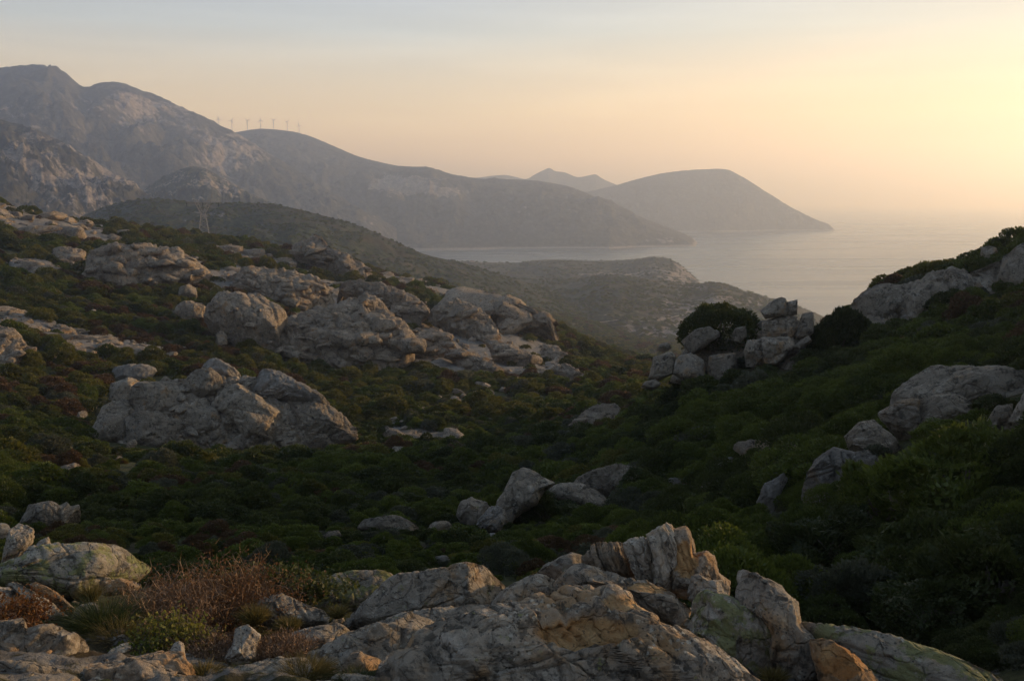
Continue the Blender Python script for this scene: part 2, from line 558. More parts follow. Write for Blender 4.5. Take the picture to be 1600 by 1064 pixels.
# polar grid round the eye point, finest in the view
NAZ_IN = 430
az_in = np.linspace(-33, 33, NAZ_IN)
AZ = np.concatenate([np.linspace(-180, -36, 40), az_in, np.linspace(36, 180, 44)])
LR = np.concatenate([np.linspace(math.log(1.6), math.log(480), 370), np.linspace(math.log(490), math.log(2600), 70)[0:]])
RR = np.exp(LR)
aa, rr = np.meshgrid(AZ, RR)
S = slope_at(aa, rr).reshape(aa.shape)
X = rr * np.sin(np.radians(aa))
Y = rr * np.cos(np.radians(aa))
Zr = S * rr
near = smooth(rr, 2.5, 4.5)
Zr = Zr * near + (-2.1) * (1 - near)
q = np.stack([X.ravel(), Y.ravel(), np.zeros(X.size)], -1)
amp = smooth(rr, 12, 120)
n1 = fbm(q / 34.0, 4).reshape(X.shape)
n2 = fbm(q / 7.0 + 5, 4).reshape(X.shape)
n3 = fbm(q / 1.6 + 9, 3).reshape(X.shape)
Zr = Zr + n1 * 1.8 * amp + n2 * (0.12 + 0.55 * amp) + n3 * (0.05 + 0.10 * amp)
far = smooth(rr, 500, 900)
Zr = Zr + fbm(q / 140.0, 5).reshape(X.shape) * 9 * far
GZ = np.maximum(Zr + CZ, -25.0)


def ground_z(x, y):
    """height of the ground sheet (bilinear on the polar grid)"""
    x = np.asarray(x, float)
    y = np.asarray(y, float)
    az = np.degrees(np.arctan2(x, y))
    lr = np.log(np.maximum(np.hypot(x, y), 1.61))
    fi = np.interp(az, AZ, np.arange(len(AZ)))
    fj = np.interp(lr, LR, np.arange(len(LR)))
    i = np.clip(fi.astype(int), 0, len(AZ) - 2)
    j = np.clip(fj.astype(int), 0, len(LR) - 2)
    u = fi - i
    v = fj - j
    return (GZ[j, i] * (1 - u) * (1 - v) + GZ[j, i + 1] * u * (1 - v) + GZ[j + 1, i] * (1 - u) * v + GZ[j + 1, i + 1] * u * v)


def ground_hit(px, py, rmin=2.0):
    """first point of the ground sheet behind a point of the photograph"""
    d = ray(px, py)
    az = math.degrees(math.atan2(d[0], d[1]))
    e = d[2] / math.hypot(d[0], d[1])
    r = np.exp(np.linspace(math.log(rmin), math.log(2500), 1400))
    sx, cx = math.sin(R(az)), math.cos(R(az))
    g = ground_z(r * sx, r * cx) - (CZ + e * r)
    k = np.argmax(g > 0)
    if not g[k] > 0:
        k = np.argmin(np.abs(g) / r)
    rr_ = r[k]
    return Vector((rr_ * sx, rr_ * cx, float(CZ + e * rr_)))


# seen-from-the-eye test (used only to rank what shows largest and to skip what nothing could show)
ELV = np.maximum.accumulate((GZ - CZ) / rr, axis=0)


def visible(x, y, z):
    az = np.degrees(np.arctan2(x, y))
    r = np.hypot(x, y)
    i = np.clip(np.interp(az, AZ, np.arange(len(AZ))).round().astype(int), 0, len(AZ) - 1)
    j = np.clip(np.interp(np.log(np.maximum(r * 0.97, 1.7)), LR, np.arange(len(LR))).astype(int), 0, len(LR) - 1)
    return (z - CZ) / r >= ELV[j, i]


# where bare rock shows through on the hillside: outlines in the photograph, carried to the ground they lie on
OUTCROPS = [
    # name-free outlines; label, poly, block size in px, kind
    ('long granite crest on the skyline at the top of the left hillside', [(-30, 322), (0, 320), (51, 322), (78, 329), (112, 339), (149, 349), (183, 364), (203, 378), (183, 380), (145, 376), (112, 372), (51, 372), (27, 364), (-30, 345)], 17),
    ('wide broken granite slab below the skyline crest on the left hillside', [(139, 425), (139, 412), (169, 386), (210, 383), (257, 388), (298, 398), (321, 412), (320, 429), (291, 435), (271, 431), (257, 437), (237, 449), (217, 437), (189, 441), (169, 434)], 17),
    ('small pale outcrop between dark shrubs under the skyline crest', [(85, 391), (108, 385), (132, 395), (125, 412), (91, 412)], 14),
    ('low tapering outcrop beside rust coloured shrubs at the far left', [(14, 412), (37, 403), (78, 410), (96, 427), (51, 427), (20, 421)], 14),
    ('cracked granite cliff to the right of the smooth dome on the left hillside', [(437, 543), (441, 513), (458, 492), (488, 469), (512, 455), (542, 457), (576, 472), (603, 492), (637, 523), (644, 536), (617, 560), (606, 576), (583, 576), (559, 563), (535, 573), (512, 560), (478, 555), (447, 552)], 19),
    ('band of pale broken rock above the smooth dome', [(345, 425), (380, 418), (420, 425), (460, 430), (500, 445), (520, 455), (500, 470), (470, 480), (440, 472), (400, 457), (360, 447)], 14),
    ('spiky granite pinnacles standing on the skyline of the left hillside', [(463, 388), (490, 377), (512, 393), (518, 404), (545, 408), (576, 418), (579, 432), (542, 433), (512, 413), (488, 403), (464, 395)], 13),
    ('long narrow rock rib slanting down the lower left slope', [(-10, 483), (20, 486), (54, 501), (135, 521), (203, 538), (291, 562), (237, 564), (162, 553), (135, 558), (95, 546), (88, 536), (44, 519), (-10, 498)], 15),
    ('pale rocky shoulder cut by the left edge of the view', [(-20, 500), (14, 511), (44, 540), (30, 568), (-20, 568)], 16),
    ('slanting striped slab high on the slope right of the cracked cliff', [(667, 489), (704, 473), (748, 487), (776, 516), (772, 531), (742, 526), (711, 511)], 16),
    ('flat grey ledges near the foot of the slope above the valley scrub', [(698, 550), (725, 548), (765, 565), (806, 587), (769, 587), (725, 574)], 14),
    ('heap of loose boulders on the slope below the striped slab', [(637, 516), (668, 512), (704, 528), (712, 548), (680, 560), (650, 552)], 12),
    ('ragged rock edge along the descending skyline of the left hillside', [(715, 457), (765, 466), (813, 486), (867, 507), (876, 519), (823, 500), (772, 484), (721, 474)], 12),
    ('thin pale rock streaks below the shrubby shoulder of the hillside', [(759, 527), (806, 544), (840, 561), (806, 569), (772, 549)], 12),
    ('small slab at the shrubby end of the descending ridge', [(850, 538), (872, 541), (880, 560), (862, 563), (846, 552)], 11),
    ('last low rocks where the left slope meets the valley', [(868, 568), (890, 573), (920, 592), (895, 598), (868, 584)], 11),
    ('low boulder row at the edge of the brown meadow in the valley', [(600, 672), (606, 667), (633, 663), (657, 668), (704, 680), (723, 691), (671, 698), (612, 691)], 19),
    ('dark boulder clump at the valley end of the right hillside', [(887, 669), (900, 652), (936, 635), (960, 632), (976, 648), (957, 660), (917, 671)], 20),
    ('low grey boulder cluster in scrub below the castle rocks', [(1150, 698), (1165, 689), (1207, 688), (1261, 690), (1246, 709), (1205, 724), (1165, 711)], 20),
    ('broken rocks on the skyline beyond the spiky pinnacles', [(585, 425), (630, 430), (690, 448), (716, 462), (690, 462), (640, 446), (590, 436)], 10),
    ('scattered pale blocks on the bushy ledge above the cracked cliff', [(520, 440), (560, 446), (630, 462), (664, 482), (650, 500), (600, 480), (545, 456)], 11),
    ('broken granite pavement linking the smooth dome, the cracked cliff and the striped slab', [(300, 424), (400, 420), (520, 440), (660, 480), (860, 540), (905, 588), (780, 592), (640, 572), (560, 530), (470, 480), (330, 455)], 12),
    ('rock shelf in the middle of the upper left slope', [(325, 386), (350, 382), (400, 392), (470, 412), (456, 422), (400, 412), (340, 398)], 12),
]
# per-vertex rock mask of the ground sheet
gpx, gpy = project(np.stack([X, Y, GZ], -1))
rock_mask = np.zeros(X.shape)
infront = (np.abs(aa) < 45) & (rr > 60) & (rr < 520)
for lab, poly, bs in OUTCROPS:
    ins = in_poly(gpx, gpy, poly) & infront
    rock_mask = np.maximum(rock_mask, ins * 1.0)
nearrock = smooth(-rr, -11.5, -9.0) * (0.55 + 0.6 * fbm(q / 0.9 + 3, 3).reshape(X.shape))
rock_mask = np.maximum(rock_mask, np.clip(nearrock, 0, 1))
GZ = GZ + smooth(-rr, -11.5, -9.0) * smooth(rr, 3, 5) * 0.16 * np.abs(fbm(q / 0.7 + 8, 4, ridged=True).reshape(X.shape))
rn = fbm(q / 18.0 + 31, 4).reshape(X.shape)
rock_mask = np.maximum(rock_mask, smooth(rn, 0.30, 0.42) * smooth(rr, 110, 200) * 0.8)
# rocky places stand a little proud and are broken into ledges
vis_r = rock_mask * smooth(rr, 60, 120)
GZ = GZ + vis_r * (0.35 + 0.9 * np.abs(fbm(q / 5.0 + 3, 4, ridged=True).reshape(X.shape)))

gv = np.stack([X, Y, GZ], -1).reshape(-1, 3)
gf = grid_faces(len(RR), len(AZ))
# close the ring behind the camera and the disc under it, and carry the sheet out below the sea
nc = len(AZ)
c_idx = len(gv)
gv = np.concatenate([gv, [[0, 0, CZ - 2.1]]])
capf = [[c_idx, i, (i + 1), c_idx] for i in range(nc - 1)]
far_r = [6000.0, 20000.0, 70000.0]
ext, extf = [], []
prev = (len(RR) - 1) * nc
for k, fr in enumerate(far_r):
    ring = np.stack([fr * np.sin(np.radians(AZ)), fr * np.cos(np.radians(AZ)), np.full(nc, -30.0)], -1)
    start = len(gv)
    gv = np.concatenate([gv, ring])
    i = np.arange(nc - 1)
    extf.append(np.stack([prev + i, prev + i + 1, start + i + 1, start + i], -1))
    prev = start
gf = np.concatenate([gf] + extf)


def ground_material():
    s = NT('maquis_ground')
    n_big = s.noise(0.045, 5, 0.6)
    n_mid = s.noise(0.5, 6, 0.65)
    n_fine = s.noise(5.0, 5, 0.7)
    soil = s.mix(s.rng(n_fine, 0.3, 0.7), (0.030, 0.023, 0.015), (0.064, 0.048, 0.030))
    grass = s.mix(s.rng(n_fine, 0.35, 0.65), (0.036, 0.032, 0.015), (0.075, 0.062, 0.03))
    rust = s.mix(s.rng(n_mid, 0.4, 0.7), (0.075, 0.040, 0.020), (0.135, 0.065, 0.03))
    scrub = s.mix(s.rng(n_fine, 0.35, 0.65), (0.028, 0.032, 0.012), (0.07, 0.075, 0.025))
    base = s.mix(s.rng(n_mid, 0.42, 0.6), soil, grass)
    base = s.mix(s.rng(n_big, 0.5, 0.62, 0, 0.7), base, rust)
    base = s.mix(s.rng(s.noise(0.16, 5), 0.36, 0.50, 0, 0.92), base, scrub)
    rk = s.mix(s.rng(s.noise(0.6, 8, 0.65), 0.35, 0.65), (0.155, 0.143, 0.124), (0.255, 0.232, 0.20))
    rk = s.mix(s.rng(s.noise(1.4, 8, 0.7), 0.5, 0.62, 0, 0.7), rk, (0.07, 0.063, 0.053))
    m = s.math('ADD', s.attr('rock'), s.rng(s.noise(0.8, 7, 0.7), 0.3, 0.7, -0.45, 0.45))
    base = s.mix(s.rng(m, 0.42, 0.58), base, rk)
    b1 = s.bump(s.noise(1.2, 9, 0.7), 0.5, 0.8)
    b2 = s.bump(n_fine, 0.08, 0.6, b1)
    return s.finish(base, 0.95, b2, 0.15)


gme = mesh_from('ground', gv, gf, ground_material())
bm_ = bmesh.new()
bm_.from_mesh(gme)
bm_.verts.ensure_lookup_table()
for i in range(nc - 1):
    bm_.faces.new((bm_.verts[c_idx], bm_.verts[i + 1], bm_.verts[i]))
bmesh.ops.recalc_face_normals(bm_, faces=bm_.faces)
for f in bm_.faces:
    f.smooth = True
bm_.to_mesh(gme)
bm_.free()
if gme.polygons[100000].normal.z < 0:
    gme.flip_normals()
rv = np.zeros(len(gv))
rv[:rock_mask.size] = rock_mask.ravel()
attr(gme, 'rock', rv)
ground = tag(obj('ground', gme), kind='structure')
print('ground', time.time() - T0)


# ---------------------------------------------------------------- sea
def sea_material():
    s = NT('sea_water')
    st = s.scaled((0.0006, 0.004, 1))
    n = s.noise(1.0, 5, 0.6, vec=st)
    st2 = s.scaled((0.002, 0.012, 1))
    n2 = s.noise(1.0, 6, 0.6, vec=st2)
    base = s.mix(s.rng(n, 0.35, 0.65), (0.020, 0.034, 0.042), (0.030, 0.046, 0.054))
    s.l(s.rng(s.math('ADD', s.math('MULTIPLY', n, 0.6), s.math('MULTIPLY', n2, 0.4)), 0.40, 0.62, 0.29, 0.24), s.b.inputs['Roughness'])
    s.l(base, s.b.inputs['Base Color'])
    s.b.inputs['IOR'].default_value = 1.33
    b = s.bump(s.noise(0.03, 5, 0.6), 0.8, 0.15)
    b = s.bump(s.noise(0.35, 4, 0.6), 0.2, 0.2, b)
    s.l(b, s.b.inputs['Normal'])
    return s.m


sr = np.concatenate([[1.0], np.geomspace(300, 66000, 40)])
sa = np.radians(np.linspace(-180, 180, 97))
sv = np.stack([sr[:, None] * np.sin(sa)[None], sr[:, None] * np.cos(sa)[None], np.zeros((41, 97))], -1).reshape(-1, 3)
sme = mesh_from('sea', sv, grid_faces(41, 97)[:, ::-1], sea_material())
sea = tag(obj('sea', sme), kind='structure')


# ---------------------------------------------------------------- far hills and mountains
def hill_material(name, rock, green, scale, green2=None, rust=None):
    s = NT(name)
    st = s.scaled((1, 1, 0.55))
    n1 = s.noise(0.010 * scale, 10, 0.66, vec=st, dist=0.4)
    n2 = s.noise(0.06 * scale, 10, 0.75, vec=st)
    scrub = s.mix(s.rng(n2, 0.38, 0.62), tuple(v * 0.6 for v in green), tuple(v * 1.7 for v in green))
    vo = s.n('ShaderNodeTexVoronoi')
    vo.inputs['Scale'].default_value = 0.16 * scale
    s.l(s.pos, vo.inputs['Vector'])
    scrub = s.mix(s.rng(vo.outputs['Distance'], 0.35, 0.75, 0, 0.75), scrub, tuple(v * 0.4 for v in green))
    if rust:
        scrub = s.mix(s.rng(s.noise(0.02 * scale, 5), 0.48, 0.62, 0, 0.7), scrub, rust)
    rk = s.mix(s.rng(s.noise(0.12 * scale, 6, 0.7), 0.35, 0.65), (0.13, 0.115, 0.10), (0.33, 0.28, 0.235))
    m = s.math('ADD', s.math('MULTIPLY', n1, 0.5), s.math('MULTIPLY', n2, 0.5))
    m = s.math('ADD', m, s.math('MULTIPLY', s.attr('rockiness'), 0.32))
    m = s.rng(m, 0.66 - rock * 0.2, 0.70 - rock * 0.2)
    col = s.mix(m, scrub, rk)
    sz_ = s.n('ShaderNodeSeparateXYZ')
    s.l(s.pos, sz_.inputs[0])
    shore = s.rng(s.math('ADD', sz_.outputs['Z'], s.math('MULTIPLY', n2, 10)), 8, 15, 0.8, 0)
    col = s.mix(shore, col, (0.36, 0.32, 0.27))
    b = s.bump(s.noise(0.035 * scale, 9, 0.68, vec=st), 14 / scale, 0.9)
    return s.finish(col, 0.95, b, 0.1)


def catmull(pts, n):
    pts = np.asarray(pts, float)
    t = np.concatenate([[0], np.cumsum(np.linalg.norm(np.diff(pts[:, :2], axis=0), axis=1))])
    tt = np.linspace(0, t[-1], n)
    out = np.empty((n, pts.shape[1]))
    m = np.gradient(pts, t, axis=0)
    k = np.clip(np.searchsorted(t, tt) - 1, 0, len(t) - 2)
    h = (t[k + 1] - t[k])[:, None]
    u = ((tt - t[k])[:, None]) / h
    out = ((2 * u ** 3 - 3 * u ** 2 + 1) * pts[k] + (u ** 3 - 2 * u ** 2 + u) * h * m[k] + (-2 * u ** 3 + 3 * u ** 2) * pts[k + 1] + (u ** 3 - u ** 2) * h * m[k + 1])
    return out


HILL_P = {}


def hill(name, crest, foot, foot_z, back, mat, amp, wl, nu=320, nv=130, power=1.15, rocky=None, seed=0, jag=0.02):
    """ridge built through crest points (px, py, distance); foot = how far its front slope runs towards the viewer"""
    pts = []
    for px, py, d in crest:
        v = ray(px, py)
        v = v / math.hypot(v[0], v[1]) * d
        pts.append((v[0], v[1], v[2] + CZ))
    c = catmull(pts, nu)
    rad = c[:, :2] / np.linalg.norm(c[:, :2], axis=1)[:, None]
    nf = int(nv * 0.72)
    sf = np.linspace(1, 0, nf) ** 1.0
    sb = np.linspace(0, 1, nv - nf + 1)[1:]
    s_all = np.concatenate([-sf, sb])
    foot = np.asarray(foot, float)
    ft = np.interp(np.linspace(0, 1, nu), np.linspace(0, 1, len(np.atleast_1d(foot))), np.atleast_1d(foot))
    fz = np.interp(np.linspace(0, 1, nu), np.linspace(0, 1, len(np.atleast_1d(foot_z))), np.atleast_1d(foot_z))
    off = np.where(s_all[None] < 0, s_all[None] * ft[:, None], s_all[None] * back)
    P = np.empty((nu, nv, 3))
    P[..., :2] = c[:, None, :2] + rad[:, None] * off[..., None]
    prof = (1 - np.abs(s_all)) ** power
    # rounded crest
    prof = np.where(np.abs(s_all) < 0.12, np.minimum(prof, 1 - (np.abs(s_all) ** 2) * 4.2), prof)
    low = np.where(s_all[None] < 0, fz[:, None], -40)
    P[..., 2] = low + (c[:, 2][:, None] - low) * prof[None]
    qq = P.reshape(-1, 3) * [1, 1, 0] / wl + seed * 7.7
    g1 = fbm(qq, 6, gain=0.52, ridged=True).reshape(nu, nv)
    g2 = fbm(qq * 5 + 3, 5, gain=0.6).reshape(nu, nv)
    env = (np.sin(np.pi * np.clip(np.abs(s_all), 0, 1)) ** 0.8)[None] * np.clip((c[:, 2] - fz) / (2.0 * amp), 0.04, 1)[:, None]
    jg = jag * 6 * np.clip((c[:, 2] - fz) / (2.0 * amp), 0.15, 1)[:, None]
    g3 = fbm(qq * 14 + 9, 4, gain=0.6, ridged=True).reshape(nu, nv)
    P[..., 2] += (g1 - 0.25) * amp * env + (g2 * 0.42 + g3 * 0.14) * amp * (env + jg)
    arc = np.concatenate([[0], np.cumsum(np.linalg.norm(np.diff(c[:, :2], axis=0), axis=1))])
    gq = np.stack([np.broadcast_to(arc[:, None], (nu, nv)), s_all[None] * ft[:, None] * 0.33, np.zeros((nu, nv))], -1).reshape(-1, 3) / wl * 2.6 + fbm(qq * 2, 3)[:, None] * 0.5 + seed
    P[..., 2] += (fbm(gq, 6, gain=0.55, ridged=True).reshape(nu, nv) - 0.3) * amp * 0.55 * env
    HILL_P[seed] = P
    v = P.reshape(-1, 3)
    me = mesh_from(name, v, grid_faces(nu, nv), mat)
    if np.mean([me.polygons[i].normal.z for i in range(0, 4000, 97)]) < 0:
        me.flip_normals()
    rk = np.zeros((nu, nv))
    if rocky:
        px, py = project(P)
        for (x0, y0, rx, ry, w) in rocky:
            rk = np.maximum(rk, w * np.exp(-((px - x0) / rx) ** 2 - ((py - y0) / ry) ** 2))
    attr(me, 'rockiness', rk.ravel())
    return tag(obj(name, me), kind='structure')


HM_green = hill_material('scrub_hill', 0.2, (0.040, 0.048, 0.020), 1.3, rust=(0.07, 0.055, 0.03))
HM_coast = hill_material('coast_scrub', 0.42, (0.060, 0.062, 0.032), 1.0, rust=(0.10, 0.08, 0.05))
HM_rocky = hill_material('rocky_mountain', 0.56, (0.055, 0.052, 0.032), 0.75)
HM_cone = hill_material('rocky_cone', 0.6, (0.045, 0.05, 0.026), 0.9)
HM_big = hill_material('high_mountain', 0.48, (0.060, 0.056, 0.040), 0.42)
HM_far = hill_material('far_ridge', 0.2, (0.060, 0.057, 0.042), 0.38)

hill('mountain', [(-500, 170, 5000), (-300, 120, 4900), (-120, 112, 4800), (0, 108, 4700), (70, 106, 4650), (100, 116, 4600), (133, 138, 4550), (160, 131, 4550), (240, 148, 4500), (262, 157, 4450), (320, 185, 4400), (370, 208, 4350), (420, 240, 4250), (470, 270, 4150), (540, 315, 4000), (620, 360, 3900)],
     [2000, 2000, 1900, 1600, 900, 400], [120, 110, 90, 60, 20, -10], 2500, HM_big, 120, 620, 340, 140, 1.05, rocky=[(380, 240, 90, 40, 0.35), (230, 170, 160, 30, 0.25)], seed=1, jag=0.05)
hill('mountain', [(-420, 60, 2700), (-250, 110, 2700), (-100, 165, 2650), (0, 189, 2600), (60, 206, 2550), (130, 246, 2500), (180, 276, 2450), (230, 306, 2400), (300, 345, 2300), (360, 385, 2250)],
     [1200, 1200, 1100, 900, 400], [90, 90, 90, 80, 50], 900, HM_rocky, 65, 330, 300, 125, 1.15, rocky=[(150, 270, 90, 30, 0.3), (60, 240, 80, 30, 0.2)], seed=2, jag=0.05)
hill('hill', [(150, 330, 2750), (190, 312, 2750), (225, 298, 2750), (262, 275, 2700), (298, 262, 2700), (318, 264, 2690), (345, 277, 2680), (380, 297, 2650), (420, 317, 2600), (480, 350, 2500)],
     [900, 900, 600], [90, 80, 60], 900, HM_cone, 45, 240, 260, 120, 1.1, rocky=[(330, 280, 60, 22, 0.25)], seed=3, jag=0.06)
hill('ridge', [(250, 225, 5600), (370, 207, 5500), (400, 202, 5500), (440, 204, 5450), (470, 209, 5400), (520, 228, 5300), (560, 245, 5200), (620, 259, 5100), (670, 263, 5000), (720, 276, 4950), (780, 281, 4900), (830, 282, 4850), (880, 290, 4800), (930, 308, 4700), (980, 332, 4600), (1030, 352, 4500), (1075, 370, 4410), (1098, 384, 4390)],
     [1500, 1500, 1500, 1400, 1150, 900, 250], [30, 20, 10, -4, -4, -4, -4], 1500, HM_far, 85, 600, 340, 120, 1.0, rocky=[(640, 290, 60, 16, 1.0), (690, 300, 40, 10, 0.9), (900, 330, 90, 12, 0.3)], seed=4)
hill('headland', [(780, 378, 4300), (860, 368, 4250), (930, 362, 4200), (985, 360, 4180), (1030, 366, 4150), (1062, 374, 4120), (1082, 380, 4100), (1092, 386, 4090)],
     [500, 420, 330, 120], [-4, -4, -4, -4], 350, HM_far, 14, 160, 240, 90, 0.8, rocky=[(960, 375, 120, 8, 0.5)], seed=5)
hill('ridge', [(620, 300, 8600), (700, 284, 8600), (755, 277, 8500), (790, 274, 8500), (822, 280, 8500), (838, 272, 8400), (850, 266, 8400), (858, 263, 8400), (866, 267, 8400), (882, 270, 8400), (905, 277, 8300), (918, 275, 8300), (930, 273, 8300), (940, 279, 8250), (965, 290, 8200), (1020, 312, 8100)],
     [1500, 1200], [20, 20], 1500, HM_far, 24, 500, 240, 80, 1.0, seed=6, jag=0.07)
hill('headland', [(860, 312, 6600), (920, 300, 6600), (965, 289, 6600), (1000, 279, 6600), (1050, 269, 6600), (1090, 265.5, 6600), (1140, 267, 6550), (1160, 277, 6500), (1200, 302, 6450), (1232, 322, 6400), (1262, 338, 6350), (1283, 347, 6320), (1296, 352, 6300), (1306, 361, 6290)],
     [900, 900, 800, 700, 260, 60], [-4, -4, -4, -4, -4], 1400, HM_far, 40, 420, 320, 110, 1.0, rocky=[(1230, 335, 60, 14, 0.25)], seed=7, jag=0.05)
hill('hill', [(-100, 372, 1650), (0, 362, 1600), (80, 352, 1550), (120, 341, 1500), (160, 325, 1450), (230, 311, 1380), (330, 318, 1330), (430, 320, 1280), (500, 336, 1250), (560, 353, 1250), (620, 379, 1250), (660, 396, 1280), (720, 411, 1320), (780, 428, 1340), (860, 455, 1360), (930, 490, 1350), (980, 530, 1300)],
     [600, 600, 600, 560, 480], [120, 110, 90, 80, 62], 500, HM_green, 14, 160, 380, 130, 1.1, rocky=[(330, 335, 40, 8, 0.25), (700, 450, 80, 25, 0.15)], seed=8)
hill('hill', [(520, 420, 2350), (640, 412, 2350), (700, 408, 2320), (760, 410, 2300), (800, 411, 2300), (850, 406, 2280), (900, 407, 2260), (950, 408, 2240), (990, 405, 2220), (1030, 402, 2200), (1055, 409, 2180), (1075, 424, 2160), (1092, 440, 2140), (1120, 462, 2100)],
     [800, 800, 700, 500], [20, 20, 12, 6], 300, HM_coast, 12, 180, 320, 110, 0.9, rocky=[(1060, 430, 40, 16, 0.5), (960, 428, 60, 8, 0.3)], seed=9)
hill('hill', [(700, 470, 1750), (760, 446, 1700), (800, 437, 1680), (860, 436, 1650), (900, 436, 1620), (950, 430, 1580), (1000, 434, 1560), (1050, 441, 1530), (1095, 444, 1500), (1120, 442, 1480), (1160, 454, 1460), (1210, 468, 1430), (1250, 480, 1400), (1285, 494, 1380), (1320, 515, 1350), (1360, 545, 1300)],
     [700, 700, 650, 560, 420], [55, 50, 40, 30, 10], 350, HM_coast, 16, 170, 360, 130, 1.0, rocky=[(1100, 480, 80, 30, 0.35), (1050, 525, 90, 25, 0.5), (960, 470, 60, 30, -0.3)], seed=10)
print('hills', time.time() - T0)
# ---------------------------------------------------------------- rocks
_ico = {}


def ico(n):
    if n not in _ico:
        b = bmesh.new()
        bmesh.ops.create_icosphere(b, subdivisions=n, radius=1)
        b.verts.ensure_lookup_table()
        v = np.array([x.co[:] for x in b.verts])
        f = np.array([[x.index for x in y.verts] for y in b.faces])
        b.free()
        _ico[n] = (v / np.linalg.norm(v, axis=1)[:, None], f)
    return _ico[n]


def vnormals(v, f):
    fn = np.cross(v[f[:, 1]] - v[f[:, 0]], v[f[:, 2]] - v[f[:, 0]])
    n = np.zeros_like(v)
    for k in range(3):
        for a in range(3):
            n[:, a] += np.bincount(f[:, k], fn[:, a], len(v))
    return n / (np.linalg.norm(n, axis=1)[:, None] + 1e-12)


def radial_profile(poly, c, n=720):
    """distance from c to the outline along n directions (outermost crossing), lightly rounded"""
    ph = np.linspace(-np.pi, np.pi, n, endpoint=False)
    d = np.stack([np.cos(ph), np.sin(ph)], -1)
    r = np.zeros(n)
    P = np.asarray(poly, float) - c
    for i in range(len(P)):
        a = P[i]
        e = P[(i + 1) % len(P)] - a
        den = d[:, 0] * e[1] - d[:, 1] * e[0]
        den = np.where(np.abs(den) < 1e-9, 1e-9, den)
        t = (a[0] * e[1] - a[1] * e[0]) / den
        u = (a[0] * d[:, 1] - a[1] * d[:, 0]) / den
        r = np.maximum(r, np.where((u >= -1e-6) & (u <= 1 + 1e-6) & (t > 0), t, 0))
    k = np.array([1, 2, 3, 2, 1], float)
    k /= k.sum()
    rp = np.concatenate([r[-2:], r, r[:2]])
    r = np.convolve(rp, k, 'valid')
    return ph, np.maximum(r, 1e-3)


def hash01(i, s):
    return np.modf(np.abs(np.sin(i * 12.9898 + s * 78.233) * 43758.5453))[0]


